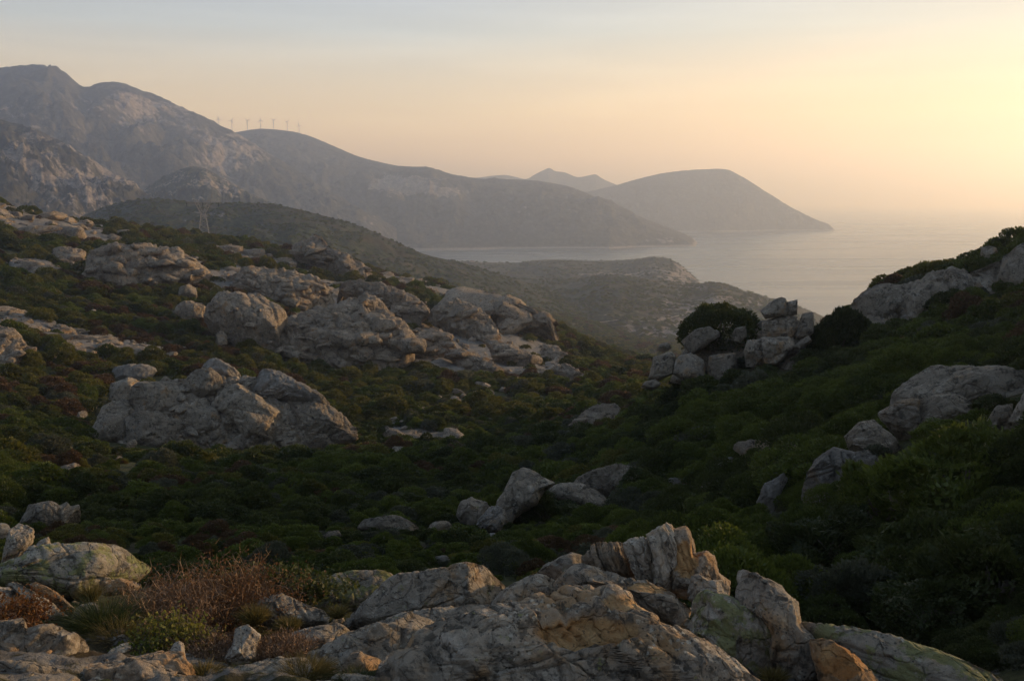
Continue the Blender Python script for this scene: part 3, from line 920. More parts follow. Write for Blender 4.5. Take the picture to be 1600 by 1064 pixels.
def rock_shape(poly, c, thick, sub, seed, U, V, W, boxy=0.75, rough=1.0, joint=None, dents=None, cuts=5, groove_k=1.0):
    """closed rock: outline poly (metres, in the plane U,V) swollen along W, cut by joints, worn by noise.
    returns vertices relative to c, faces, fresh-break mask"""
    rs = np.random.default_rng(seed)
    d, f = ico(sub)
    ph, rho = radial_profile(poly, c)
    ang = np.arctan2(d[:, 1], d[:, 0])
    cs = np.hypot(d[:, 0], d[:, 1])
    rr_ = np.interp(ang, np.concatenate([ph, [np.pi]]), np.concatenate([rho, rho[:1]]))
    e = boxy
    a = np.clip(cs, 0, 1) ** e
    b = np.sign(d[:, 2]) * np.abs(d[:, 2]) ** e
    x = rr_ * a * np.cos(ang)
    y = rr_ * a * np.sin(ang)
    z = thick * b
    L = float(np.sqrt(np.mean(rho) * max(thick, 0.25 * np.mean(rho))))
    loc = np.stack([x, y, z], -1)
    # flat faces: slice the front of the body by a few planes
    for k in range(cuts + 6):
        n = rs.normal(size=3)
        if k < cuts:
            n[2] = abs(n[2]) * 0.9 + 0.3
        n /= np.linalg.norm(n)
        ext_ = (loc @ n).max()
        h = ext_ * (rs.uniform(0.68, 0.88) if k < cuts else rs.uniform(0.86, 0.96))
        over = loc @ n - h
        # soft-edged flat face
        ov = np.where(over > 0, over * (1 - np.exp(-over / (0.04 * L))), 0)
        if k < cuts:
            loc[:, 2] -= ov * 0.9 / max(n[2], 0.4)
        else:
            loc -= ov[:, None] * n * 0.9
    p = loc[:, 0:1] * U + loc[:, 1:2] * V + loc[:, 2:3] * W
    nrm = vnormals(p, f)
    q = p + rs.uniform(-50, 50, 3)
    off = fbm(q / (1.1 * L), 4) * 0.16 * L * rough
    # joint sets: big blocks, then smaller ones inside them
    js = joint if joint is not None else [(rs.normal(size=3), rs.uniform(0.45, 0.75)), (rs.normal(size=3), rs.uniform(0.5, 0.9)), (rs.normal(size=3), rs.uniform(0.6, 1.1))]
    warp = fbm(q / (0.9 * L) + 4, 3) * 0.13 * L
    for lev, (ks, ko, kg, kw) in enumerate(((1.0, 0.12, 0.085, 0.030), (0.42, 0.055, 0.045, 0.022))):
        hsum = np.full(len(p), 0.37 * (seed % 13) + lev)
        groove = np.zeros(len(p))
        for k, (dirn, sp) in enumerate(js):
            dn = np.asarray(dirn, float)
            if lev:
                dn = dn / np.linalg.norm(dn) + rs.normal(size=3) * 0.18
            dn = dn / np.linalg.norm(dn)
            t = (q @ dn + warp * (1 - 0.3 * lev)) / (sp * ks * L) + rs.random()
            cell = np.floor(t)
            fr = t - cell
            dist = np.minimum(fr, 1 - fr) * sp * ks * L
            hsum = hsum + cell * (3.17 + 2.71 * k)
            g = np.exp(-(dist / (kw * L)) ** 2) * smooth(hash01(np.floor(t + 0.5), 3.3 + k), 0.2, 0.9)
            groove = np.maximum(groove, g)
        off += (hash01(hsum, 5.1) - 0.5) * ko * L * rough
        off -= groove * kg * L * groove_k
    off += fbm(q / (0.30 * L) + 2, 5, gain=0.55) * 0.07 * L * rough
    off += np.minimum(fbm(q / (0.12 * L) + 8, 4, ridged=True), 0.3) * 0.022 * L * rough
    # keep the outline: noise weaker sideways, stronger on the faces
    side = 1 - 0.45 * np.clip(cs, 0, 1) ** 3
    fresh = np.zeros(len(p))
    if dents:
        for (dx, dy, rx, ry, dep, fr) in dents:
            wn = fbm(q / (0.25 * L) + 13, 4) * 0.5
            m = ((loc[:, 0] - dx) / rx) ** 2 + ((loc[:, 1] - dy) / ry) ** 2
            m = smooth(1.25 - m + wn, 0.0, 0.7) * (loc[:, 2] > -0.1 * thick)
            off -= dep * m
            fresh = np.maximum(fresh, fr * m)
    p = p + nrm * (off * side)[:, None]
    return p, f, fresh


def place_rock(poly_px, base_py=None, dist=None, tilt=25.0, thick=0.5, sub=5, seed=1, boxy=0.75, rough=1.0, joint=None, dents=None, cuts=5, yaw=0.0, push=0.0, center=None, on=None, groove_k=1.0):
    """lay an outline of the photograph on a leaning plane that starts where the rock meets the ground"""
    P = np.asarray(poly_px, float)
    cx = P[:, 0].mean()
    by = P[:, 1].max() if base_py is None else base_py
    if on is not None:
        dv = Vector(ray(cx, by - 1)).normalized()
        hit = on.ray_cast(Vector((0, 0, CZ)), dv)[0]
        g = hit if hit is not None else ground_hit(cx, by)
    elif dist is None:
        g = ground_hit(cx, by)
    else:
        v = ray(cx, by)
        v = v / math.hypot(v[0], v[1]) * dist
        g = Vector((v[0], v[1], v[2] + CZ))
    az = math.atan2(g.x, g.y) + R(yaw)
    away = np.array([math.sin(az), math.cos(az), 0.0])
    up = np.array([0, 0, 1.0])
    t = R(tilt)
    U = np.array([math.cos(az), -math.sin(az), 0.0])
    V = up * math.cos(t) + away * math.sin(t)
    W = up * math.sin(t) - away * math.cos(t)
    o = np.array(g) + away * push
    d = ray(P[:, 0], P[:, 1])
    eye = np.array([0, 0, CZ])
    k = ((o - eye) @ W) / (d @ W)
    pts = d * k[:, None] + eye - o
    pl = np.stack([pts @ U, pts @ V], -1)
    ext = pl.max(0) - pl.min(0)
    th = thick * min(ext[0], ext[1])
    if center is None:
        # area centroid
        x, y = pl[:, 0], pl[:, 1]
        x1, y1 = np.roll(x, -1), np.roll(y, -1)
        cr = x * y1 - x1 * y
        A = cr.sum() / 2
        c = np.array([((x + x1) * cr).sum() / (6 * A), ((y + y1) * cr).sum() / (6 * A)]) if abs(A) > 1e-9 else pl.mean(0)
    else:
        dd = ray(*center)
        kk = ((o - eye) @ W) / (dd @ W)
        pp = dd * kk + eye - o
        c = np.array([pp @ U, pp @ V])
    dn = None
    if dents:
        dn = []
        for (dpx, dpy, rpx, rpy, dep, fr) in dents:
            dd = ray(np.array([dpx, dpx + rpx, dpx]), np.array([dpy, dpy, dpy - rpy]))
            kk = ((o - eye) @ W) / (dd @ W)
            pp = dd * kk[:, None] + eye - o
            uv = np.stack([pp @ U, pp @ V], -1)
            dn.append((uv[0, 0] - c[0], uv[0, 1] - c[1], abs(uv[1, 0] - uv[0, 0]), abs(uv[2, 1] - uv[0, 1]), dep * th, fr))
    v, f, fresh = rock_shape(pl, c, th, sub, seed, U, V, W, boxy, rough, joint, dn, cuts, groove_k)
    # the outline is the silhouette of the swollen body: sit its middle plane a little back from the ground line
    origin = o + U * c[0] + V * c[1] - W * th * 0.15
    return v, f, fresh, origin


from mathutils.bvhtree import BVHTree


def bvh_of(o):
    n = len(o.data.vertices)
    v = np.empty(n * 3)
    o.data.vertices.foreach_get('co', v)
    w = v.reshape(-1, 3) + np.array(o.location) + (np.array(o.parent.location) if o.parent else 0)
    f = np.empty(len(o.data.polygons) * 3, np.int32)
    o.data.polygons.foreach_get('vertices', f)
    return BVHTree.FromPolygons(w.tolist(), f.reshape(-1, 3).tolist())


ROCK_BOX = []           # where in the photograph each rock stands, so that nothing grows over it
ROCK_FOOT = []          # x, y, radius of every rock, so that shrubs keep off


def rock(name, label, cat, poly, mat, group=None, parent=None, guard=True, **kw):
    kw.setdefault('seed', int(abs(poly[0][0] * 7 + poly[0][1] * 13)))
    v, f, fresh, org = place_rock(poly, **kw)
    me = mesh_from(name, v, f, M[mat])
    if fresh.max() > 0:
        attr(me, 'fresh', fresh)
    o = obj(name, me)
    if parent is None:
        o.location = org
        tag(o, label, cat, group)
    else:
        o.parent = parent
        o.location = Vector(org) - parent.location
    w = org + v
    pa = np.asarray(poly, float)
    if guard:
        ROCK_BOX.append((poly, pa[:, 1].min(), pa[:, 1].max(), math.hypot(org[0], org[1])))
    fr_ = 0.5 * max(np.ptp(w[:, 0]), np.ptp(w[:, 1]))
    if fr_ < 3:
        ROCK_FOOT.append((org[0], org[1], fr_))
    return o


B = 'boulder'
O = 'rock outcrop'
LV = ((1, 0.2, 0.1), 0.42)
# ---- the ledge the photographer stands above
rock('lichen_slab', 'broad flat boulder covered in yellow-green lichen with a pointed right end', B,
     [(-60, 900), (0, 888), (34, 872), (44, 859), (96, 853), (147, 851), (185, 854), (212, 870), (239, 881), (233, 893), (212, 906), (170, 914), (130, 940), (106, 936), (51, 922), (-60, 920)], 'lichen', tilt=38, thick=0.55, sub=6, boxy=0.6, seed=31, cuts=3, rough=0.7, center=(95, 893), dist=10.2)
rock('rock_slab', 'small flat stone with an orange broken end under the lichen boulder', 'stone',
     [(150, 926), (157, 908), (190, 903), (212, 905), (224, 912), (208, 926), (165, 930)], 'warm', tilt=35, thick=0.6, sub=5, seed=8, dist=9.9)
rock('rock_slab', 'outermost tilted slab of the three leaning stones at the far left', 'slab',
     [(-40, 905), (0, 912), (21, 917), (44, 934), (60, 955), (70, 985), (40, 990), (-40, 980)], 'pale', tilt=28, thick=0.5, sub=5, seed=5, group='leaning stone slabs', dist=8.9)
rock('rock_slab', 'middle leaning slab with a sunlit right edge between two other slabs', 'slab',
     [(4, 910), (22, 908), (52, 922), (84, 944), (103, 960), (100, 990), (80, 982), (62, 952), (36, 930)], 'near', tilt=22, thick=0.35, sub=5, seed=6, group='leaning stone slabs', dist=8.75)
rock('rock_slab', 'thin warm brown slab leaning highest of the three stones at left', 'slab',
     [(42, 913), (55, 909), (68, 914), (92, 928), (117, 950), (114, 962), (98, 956), (62, 930)], 'warm', tilt=25, thick=0.5, sub=5, seed=7, group='leaning stone slabs', dist=8.9)
rock('boulder', 'rounded dark-stained boulder in the lower left corner region beside dry grass', B,
     [(-40, 975), (10, 970), (36, 972), (46, 990), (92, 982), (140, 1004), (136, 1030), (103, 1053), (40, 1058), (-40, 1050)], 'main', tilt=48, thick=0.5, sub=6, boxy=0.85, seed=9, dist=6.9)
rock('boulder', 'half hidden rounded boulder at the very bottom left corner', B,
     [(-40, 1040), (51, 1044), (96, 1052), (112, 1062), (110, 1100), (-40, 1110)], 'near', tilt=48, thick=0.55, sub=5, seed=10, dist=5.9)
rock('rock_ledge', 'low warm brown rock ledge at the bottom edge below the yellow-green bush', 'rock',
     [(96, 1068), (137, 1040), (212, 1028), (255, 1015), (286, 1026), (300, 1044), (330, 1068), (330, 1110), (80, 1110)], 'warm', tilt=58, thick=0.45, sub=6, seed=11, dist=6.0)
rock('boulder', 'small grey pointed stone beside the yellow-green bush', 'stone',
     [(148, 1040), (174, 1013), (205, 999), (215, 1010), (200, 1032), (175, 1044)], 'near', tilt=30, thick=0.6, sub=5, seed=12, dist=7.2)
rock('boulder', 'upright grey stone standing in dark dry grass at bottom left of centre', 'stone',
     [(350, 1030), (364, 1003), (368, 982), (387, 974), (408, 991), (402, 1010), (400, 1044), (376, 1048)], 'pale', tilt=25, thick=0.75, sub=5, seed=13, boxy=0.85, rough=0.6, dist=6.9)
rock('boulder', 'small white mottled stone between the leaning slabs and the grass tuft', 'stone',
     [(112, 975), (120, 950), (142, 938), (156, 946), (152, 968), (135, 985)], 'pale', tilt=30, thick=0.7, sub=5, seed=14, dist=8.6)
rock('ribbed_rock', 'pale rock with deep parallel ribs right of the dry brown bush', 'rock',
     [(390, 962), (411, 932), (441, 928), (479, 944), (520, 960), (512, 976), (462, 980), (425, 980)], 'pale', tilt=38, thick=0.6, sub=6, seed=15, joint=[((0.85, -0.2, 0.55), 0.42), ((0.2, 1, 0.3), 1.3)], rough=1.15, groove_k=2.2, dist=8.2)
rock('rock_ledge', 'low lichened rock ledge behind the ribbed rock at the edge of the scrub', 'rock',
     [(460, 905), (499, 894), (533, 895), (608, 895), (640, 899), (620, 922), (560, 951), (507, 955), (478, 936)], 'lichen', tilt=55, thick=0.4, sub=6, seed=16, dist=9.3)
rock('whaleback_rock', 'pale rounded whaleback rock on the foreground ledge left of the orange hollow', B,
     [(530, 968), (541, 943), (571, 925), (587, 914), (624, 903), (667, 893), (720, 883), (755, 882), (784, 890), (806, 897), (800, 926), (770, 948), (700, 962), (640, 968), (613, 975), (565, 980)], 'near', tilt=46, thick=0.5, sub=6, seed=17, boxy=0.85, dist=8.1, dents=[(775, 910, 20, 10, 0.1, 0.3)])
rock('rock_slab', 'thin white slabs of rock beside the tuft of dry grass at the bottom', 'slab',
     [(438, 998), (488, 981), (539, 970), (556, 976), (520, 1000), (470, 1022)], 'pale', tilt=55, thick=0.4, sub=5, seed=18, joint=[((0.2, 0.3, 1), 0.3), ((1, .2, 0), 1.2)], dist=7.2)
rock('boulder', 'blotchy rounded shoulder of rock below the whaleback at bottom centre left', B,
     [(470, 1040), (487, 1008), (530, 985), (575, 970), (640, 960), (700, 975), (690, 1010), (640, 1050), (600, 1090), (470, 1100)], 'near', tilt=52, thick=0.42, sub=6, seed=19, dist=6.2)
rock('main_rock', 'largest foreground rock with a wide orange hollow and black lichen stains', B,
     [(505, 1110), (520, 1050), (545, 1022), (590, 995), (640, 985), (700, 972), (760, 954), (800, 942), (860, 921), (905, 915), (960, 921), (990, 934), (1002, 955), (1032, 975), (1066, 988), (1092, 1000), (1130, 1018), (1162, 1040), (1210, 1080), (1210, 1120)], 'main', tilt=54, thick=0.34, sub=7, seed=20, boxy=0.75, rough=1.15, groove_k=1.15, joint=[((0.55, 0.15, 0.8), 0.42), ((0.8, 0.5, -0.2), 0.7), ((-0.3, 0.9, 0.4), 0.8)], cuts=4, center=(860, 1020), dist=5.1,
     dents=[(915, 1008, 88, 32, 0.42, 1.0), (985, 965, 50, 14, 0.02, 0.6), (1040, 1035, 20, 14, 0.08, 0.4)])
rock('rock_ledge', 'dark low rock filling the dip between the whaleback and the sloping slab', 'rock',
     [(745, 962), (770, 935), (800, 915), (835, 900), (870, 905), (890, 930), (850, 955), (800, 975)], 'main', tilt=45, thick=0.5, sub=5, seed=33, dist=8.0)
rock('rock_ledge', 'flat pale ledge in front of the whaleback rock', 'rock',
     [(560, 990), (620, 965), (700, 952), (770, 948), (800, 965), (740, 995), (660, 1010), (590, 1010)], 'near', tilt=62, thick=0.35, sub=6, seed=34, dist=7.1, rough=1.2)
rock('rock_ledge', 'cracked flat ledge at the bottom edge between the dry grass and the blotchy shoulder rock', 'rock',
     [(300, 1060), (350, 1046), (420, 1036), (480, 1030), (520, 1050), (500, 1110), (290, 1110)], 'near', tilt=64, thick=0.3, sub=5, seed=35, dist=5.9, rough=1.2)
rock('rock_slab', 'sloping slab resting behind the orange hollow, bare brown along its right side', 'slab',
     [(860, 900), (877, 879), (904, 885), (947, 893), (981, 906), (1016, 914), (1054, 930), (1088, 942), (1088, 955), (1072, 990), (1037, 972), (1013, 955), (975, 935), (920, 925), (870, 925)], 'main', tilt=40, thick=0.5, sub=6, seed=21, dist=7.5, dents=[(1010, 925, 40, 10, 0.05, 0.7)])
rock('boulder', 'dull grey sloping rock at the left foot of the jagged fins', 'rock',
     [(832, 902), (848, 883), (893, 862), (912, 868), (912, 895), (880, 915), (845, 920)], 'near', tilt=25, thick=0.6, sub=5, seed=22, dist=8.6)
FJ = [((0.93, 0.05, 0.30), 0.30), ((0.3, 1, -0.2), 1.5)]
rock('rock_fin', 'warm sunlit rock fin with slanting ribs, leftmost of the jagged crest', 'rock fin',
     [(908, 868), (931, 848), (940, 847), (952, 846), (958, 844), (975, 850), (989, 880), (996, 912), (968, 910), (931, 900), (910, 895)], 'warm', tilt=18, thick=0.55, sub=6, seed=23, joint=FJ, rough=1.2, groove_k=2.4, dist=8.35, group='jagged rock fins')  # ochre granite puts the warm sunlight on this fin into its colour
rock('rock_fin', 'grey ribbed rock fin in the middle of the jagged crest', 'rock fin',
     [(972, 848), (992, 841), (1005, 836), (1026, 848), (1030, 900), (1022, 918), (1000, 916), (987, 887)], 'near', tilt=14, thick=0.6, sub=6, seed=24, joint=FJ, rough=1.2, groove_k=2.4, dist=8.2, group='jagged rock fins')
rock('rock_fin', 'tallest grey pillar of the jagged crest beside the orange face', 'rock fin',
     [(1008, 836), (1028, 823), (1043, 815), (1050, 822), (1058, 849), (1060, 920), (1040, 928), (1021, 918), (1020, 860)], 'near', tilt=12, thick=0.6, sub=6, seed=25, joint=FJ, groove_k=2.2, dist=8.1, group='jagged rock fins')
rock('rock_fin', 'orange faced rock with a notched top at the right end of the jagged crest', 'rock fin',
     [(1046, 826), (1072, 821), (1079, 831), (1079, 858), (1087, 864), (1104, 860), (1117, 870), (1124, 895), (1141, 911), (1141, 940), (1107, 940), (1050, 935)], 'warm', tilt=15, thick=0.5, sub=6, seed=26, dist=8.15, group='jagged rock fins',
     dents=[(1072, 870, 22, 30, 0.16, 1.0)], center=(1090, 895))  # this mask paints the orange of the sunlit face into the rock
rock('boulder', 'pale squarish block in front of the orange faced fin', B,
     [(1072, 935), (1080, 899), (1092, 897), (1108, 907), (1128, 906), (1141, 918), (1136, 940), (1095, 948)], 'pale', tilt=20, thick=0.65, sub=5, seed=27, boxy=0.6, dist=7.75)
rock('boulder', 'large grey block mottled with lichen right of the orange hollow', B,
     [(1068, 975), (1087, 934), (1097, 925), (1141, 934), (1165, 947), (1194, 955), (1198, 976), (1212, 996), (1212, 1044), (1197, 1068), (1160, 1060), (1100, 1010)], 'lichen', tilt=32, thick=0.6, sub=6, seed=28, boxy=0.65, dist=6.3)
rock('boulder', 'tall slanting block with a pale square top at the right of the foreground', B,
     [(1146, 935), (1152, 890), (1162, 888), (1192, 903), (1221, 918), (1245, 939), (1251, 976), (1272, 1000), (1297, 1044), (1306, 1100), (1205, 1100), (1203, 996), (1190, 962), (1160, 950)], 'near', tilt=28, thick=0.5, sub=6, seed=29, boxy=0.65, dist=6.2, center=(1222, 985))
rock('rock_ledge', 'long layered rock ledge sloping down to the bottom right', 'rock',
     [(1240, 962), (1262, 951), (1293, 971), (1337, 979), (1411, 998), (1465, 1025), (1532, 1048), (1600, 1066), (1640, 1110), (1400, 1110), (1340, 1060), (1270, 1010)], 'lichen', tilt=55, thick=0.35, sub=6, seed=30, joint=[((0.25, 0.2, 1), 0.35), ((0.7, 0.6, 0.1), 1.3)], dist=6.0, center=(1400, 1045))
rock('rock_slab', 'smooth orange slab lying under the layered ledge at bottom right', 'slab',
     [(1262, 998), (1290, 998), (1327, 1018), (1364, 1042), (1384, 1080), (1370, 1110), (1290, 1110)], 'warm', tilt=35, thick=0.6, sub=5, seed=32, rough=0.6, dist=5.75, dents=[(1315, 1040, 40, 30, 0.02, 0.9)])

# ---- rocks in the scrub behind
rock('boulder', 'grey split boulder cluster rising from the scrub at the left, behind the lichen boulder', B,
     [(30, 818), (45, 790), (75, 781), (98, 791), (105, 785), (113, 797), (124, 787), (131, 802), (122, 824), (49, 828)], 'mid', tilt=12, thick=0.7, sub=6, seed=41, joint=[((1, 0, 0.25), 0.5), ((0.3, 1, 0), 1.4)], rough=1.2)
rock('boulder', 'tall tilted rock tooth just above the lichen boulder at left', B,
     [(0, 885), (14, 828), (30, 816), (54, 825), (52, 848), (30, 872), (8, 895)], 'near', tilt=15, thick=0.6, sub=5, seed=42, dist=17)
rock('boulder', 'small grey stone right of the tilted rock tooth', 'stone', [(50, 860), (60, 846), (76, 838), (80, 850), (60, 864)], 'near', tilt=20, thick=0.7, sub=4, seed=43, dist=18)
rock('boulder', 'grey stone cut by the left edge above the lichen boulder', 'stone', [(-20, 830), (0, 818), (12, 818), (20, 828), (10, 842), (-20, 845)], 'near', tilt=20, thick=0.7, sub=4, seed=44)
rock('boulder', 'tall grey boulder with a steep smooth face in the middle of the valley', B,
     [(782, 775), (801, 737), (819, 730), (834, 736), (868, 755), (850, 768), (840, 790), (815, 802), (795, 818), (776, 822), (770, 800)], 'mid', tilt=18, thick=0.6, sub=6, seed=45, rough=0.8)
rock('rock_stack', 'tilted pale layered slabs at the foot of the tall valley boulder', 'rock',
     [(742, 825), (755, 803), (768, 790), (786, 792), (792, 812), (780, 838), (748, 836)], 'midpale', tilt=15, thick=0.7, sub=5, seed=46, joint=[((-0.5, 0.2, 0.8), 0.32), ((1, 0.5, 0.2), 1.0)], rough=1.3, groove_k=2.0)
rock('boulder', 'broad grey dome of rock behind the tall valley boulder', B,
     [(878, 765), (895, 750), (921, 738), (970, 724), (1004, 732), (1022, 739), (1000, 752), (981, 765), (950, 782), (910, 775)], 'mid', tilt=35, thick=0.5, sub=6, seed=47, boxy=0.9, rough=0.8)
rock('boulder', 'cracked dark slabs between the tall valley boulder and the grey dome', B,
     [(842, 772), (865, 758), (885, 752), (912, 756), (942, 770), (953, 785), (950, 806), (921, 795), (880, 785)], 'mid', tilt=22, thick=0.5, sub=5, seed=48, joint=[((1, 0.2, 0.3), 0.45), ((0.2, 0.4, 1), 0.9)])
rock('boulder', 'squat dark grey boulder left of the pale layered slabs', B,
     [(712, 805), (720, 783), (737, 776), (763, 786), (767, 805), (750, 824), (722, 824)], 'mid', tilt=15, thick=0.7, sub=5, seed=49)
rock('boulder', 'long low boulder half buried in valley scrub above the foreground ledge', B,
     [(556, 826), (568, 811), (590, 809), (616, 805), (656, 817), (650, 832), (598, 832)], 'mid', tilt=35, thick=0.6, sub=5, seed=50)
rock('boulder', 'low pale stone in scrub to the left of the long low boulder', 'stone', [(496, 845), (510, 832), (530, 828), (536, 836), (510, 850)], 'mid', tilt=35, thick=0.7, sub=4, seed=51)
rock('boulder', 'flat stone between the long low boulder and the squat dark boulder', 'stone', [(660, 835), (672, 818), (700, 811), (708, 822), (690, 834)], 'mid', tilt=30, thick=0.7, sub=4, seed=52)
rock('boulder', 'small white stone alone in dark scrub above the whaleback rock', 'stone', [(672, 880), (680, 869), (698, 867), (706, 875), (694, 883)], 'midpale', tilt=25, thick=0.7, sub=4, seed=53)
rock('boulder', 'little white stone at the foot of the pale layered slabs', 'stone', [(755, 842), (762, 833), (774, 832), (774, 842)], 'midpale', tilt=20, thick=0.8, sub=4, seed=54)
rock('boulder', 'low white stone in scrub right of the grey dome', 'stone', [(1036, 756), (1046, 747), (1062, 747), (1080, 757), (1060, 762)], 'midpale', tilt=28, thick=0.7, sub=4, seed=55)
rock('boulder', 'tiny round stone perched above the low white stone', 'stone', [(1075, 752), (1078, 745), (1084, 745), (1086, 752)], 'midpale', tilt=10, thick=0.9, sub=4, seed=56)
rock('boulder', 'flat grey stone in the shaded scrub left of the folded pale rock', 'stone', [(1088, 766), (1105, 750), (1125, 746), (1139, 755), (1120, 768)], 'mid', tilt=28, thick=0.6, sub=4, seed=57)
rock('boulder', 'white tilted stone above the flat grey stone in shade', 'stone', [(1112, 735), (1120, 718), (1147, 713), (1143, 726), (1116, 738)], 'midpale', tilt=22, thick=0.6, sub=5, seed=58)
rock('folded_rock', 'pale folded rock streaming down through dark shrubs on the right', 'rock',
     [(1182, 785), (1195, 755), (1225, 739), (1231, 748), (1220, 772), (1209, 808), (1196, 806)], 'midpale', tilt=18, thick=0.6, sub=5, seed=59, joint=[((0.9, 0.2, -0.4), 0.35), ((0.1, 0.3, 1), 1.2)], rough=1.2, groove_k=2.0)
rock('boulder', 'big rounded granite dome on the right hillside with a dark stained crown', B,
     [(1385, 645), (1396, 609), (1425, 582), (1451, 567), (1500, 568), (1545, 572), (1586, 580), (1640, 590), (1640, 640), (1560, 655), (1480, 660), (1400, 660)], 'mid', tilt=35, thick=0.5, sub=6, seed=60, boxy=0.85, rough=0.7, dist=36)
rock('boulder', 'smooth grey hump in front of the big granite dome', B,
     [(1422, 690), (1436, 638), (1462, 612), (1500, 619), (1532, 635), (1532, 655), (1489, 668), (1446, 700)], 'mid', tilt=32, thick=0.5, sub=6, seed=61, boxy=0.9, rough=0.6, dist=31)
rock('boulder', 'overhanging block with a warm underside left of the smooth hump', B,
     [(1370, 647), (1398, 629), (1436, 622), (1440, 658), (1428, 690), (1406, 697), (1391, 672)], 'castle', tilt=5, thick=0.7, sub=6, seed=62, dist=31.2)
rock('boulder', 'rounded boulder with a ball-like bulge above the pale cracked block', B,
     [(1318, 682), (1342, 659), (1365, 655), (1389, 673), (1410, 702), (1395, 718), (1360, 720), (1326, 700)], 'mid', tilt=20, thick=0.65, sub=6, seed=63, boxy=0.85, dist=29.5)
rock('boulder', 'pale cracked block split by dark vertical joints in the right scrub', B,
     [(1250, 780), (1259, 739), (1278, 713), (1301, 698), (1335, 707), (1357, 702), (1380, 722), (1364, 745), (1340, 765), (1300, 785), (1259, 795)], 'midpale', tilt=16, thick=0.6, sub=6, seed=64, joint=[((1, 0.2, -0.15), 0.5), ((-0.3, 0.4, 1), 0.75)], boxy=0.62, groove_k=2.0, dist=27)
rock('boulder', 'steep pale rock cut by the right edge of the view', B, [(1568, 672), (1586, 639), (1606, 605), (1660, 600), (1660, 690), (1600, 690)], 'pale', tilt=12, thick=0.6, sub=5, seed=65, dist=27)
rock('boulder', 'small dark boulder beside the steep pale rock at the right edge', B, [(1540, 660), (1556, 634), (1583, 630), (1580, 668), (1558, 676)], 'mid', tilt=20, thick=0.7, sub=5, seed=66, dist=28)
# skyline ridge on the right
rid = empty('rock_outcrop', ground_hit(1420, 545))
tag(rid, 'long grey granite ridge climbing to the skyline at the upper right', O)
body = rock('slab', None, None, [(1324, 485), (1361, 460), (1429, 446), (1489, 424), (1540, 444), (1600, 396), (1680, 380), (1680, 505), (1550, 495), (1480, 505), (1440, 548), (1357, 562), (1338, 525)], 'mid', parent=rid, guard=False, tilt=48, thick=0.16, sub=6, seed=69, boxy=0.7, rough=1.6, groove_k=1.5, center=(1470, 475), dist=84, joint=[((0.8, 0.2, 0.45), 0.5), ((-0.5, 0.6, 0.6), 0.4), ((0.2, 0.9, 0.1), 0.6)])
rid_bvh = bvh_of(body)
for k, (poly, tl, mt) in enumerate([
        ([(1326, 480), (1340, 468), (1361, 456), (1406, 449), (1430, 452), (1440, 480), (1425, 512), (1370, 520), (1335, 505)], 35, 'mid'),
        ([(1395, 480), (1410, 447), (1429, 440), (1451, 444), (1478, 430), (1490, 440), (1492, 475), (1470, 500), (1420, 510)], 30, 'mid'),
        ([(1470, 455), (1476, 427), (1490, 418), (1515, 426), (1530, 436), (1540, 456), (1510, 480), (1480, 480)], 20, 'castle'),
        ([(1350, 560), (1352, 535), (1365, 510), (1400, 500), (1440, 505), (1450, 525), (1432, 545), (1390, 560)], 32, 'mid'),
        ([(1395, 520), (1405, 500), (1436, 490), (1445, 500), (1430, 515)], 40, 'midpale'),
        ([(1340, 520), (1345, 495), (1375, 488), (1410, 495), (1400, 520), (1365, 530)], 38, 'mid'),
        ([(1445, 500), (1455, 475), (1490, 465), (1510, 478), (1490, 500), (1460, 512)], 35, 'castle'),
        ([(1500, 470), (1512, 448), (1540, 445), (1565, 460), (1555, 480), (1520, 488)], 35, 'mid'),
        ([(1555, 440), (1566, 400), (1600, 388), (1660, 376), (1660, 460), (1600, 470), (1570, 460)], 30, 'mid'),
        ([(1560, 480), (1575, 455), (1610, 445), (1660, 450), (1660, 500), (1600, 505)], 35, 'mid')]):
    rock('slab', None, None, poly, mt, parent=rid, guard=False, tilt=tl, thick=0.42, sub=5, seed=70 + k, on=rid_bvh, push=0.1, boxy=0.62, rough=1.2)
rock('boulder', 'flat topped block perched on the skyline among shrubs at upper right', B, [(1532, 396), (1533, 387), (1548, 385), (1557, 388), (1561, 402), (1545, 410), (1536, 406)], 'castle', tilt=8, thick=0.8, sub=5, seed=90, boxy=0.6, dist=98)
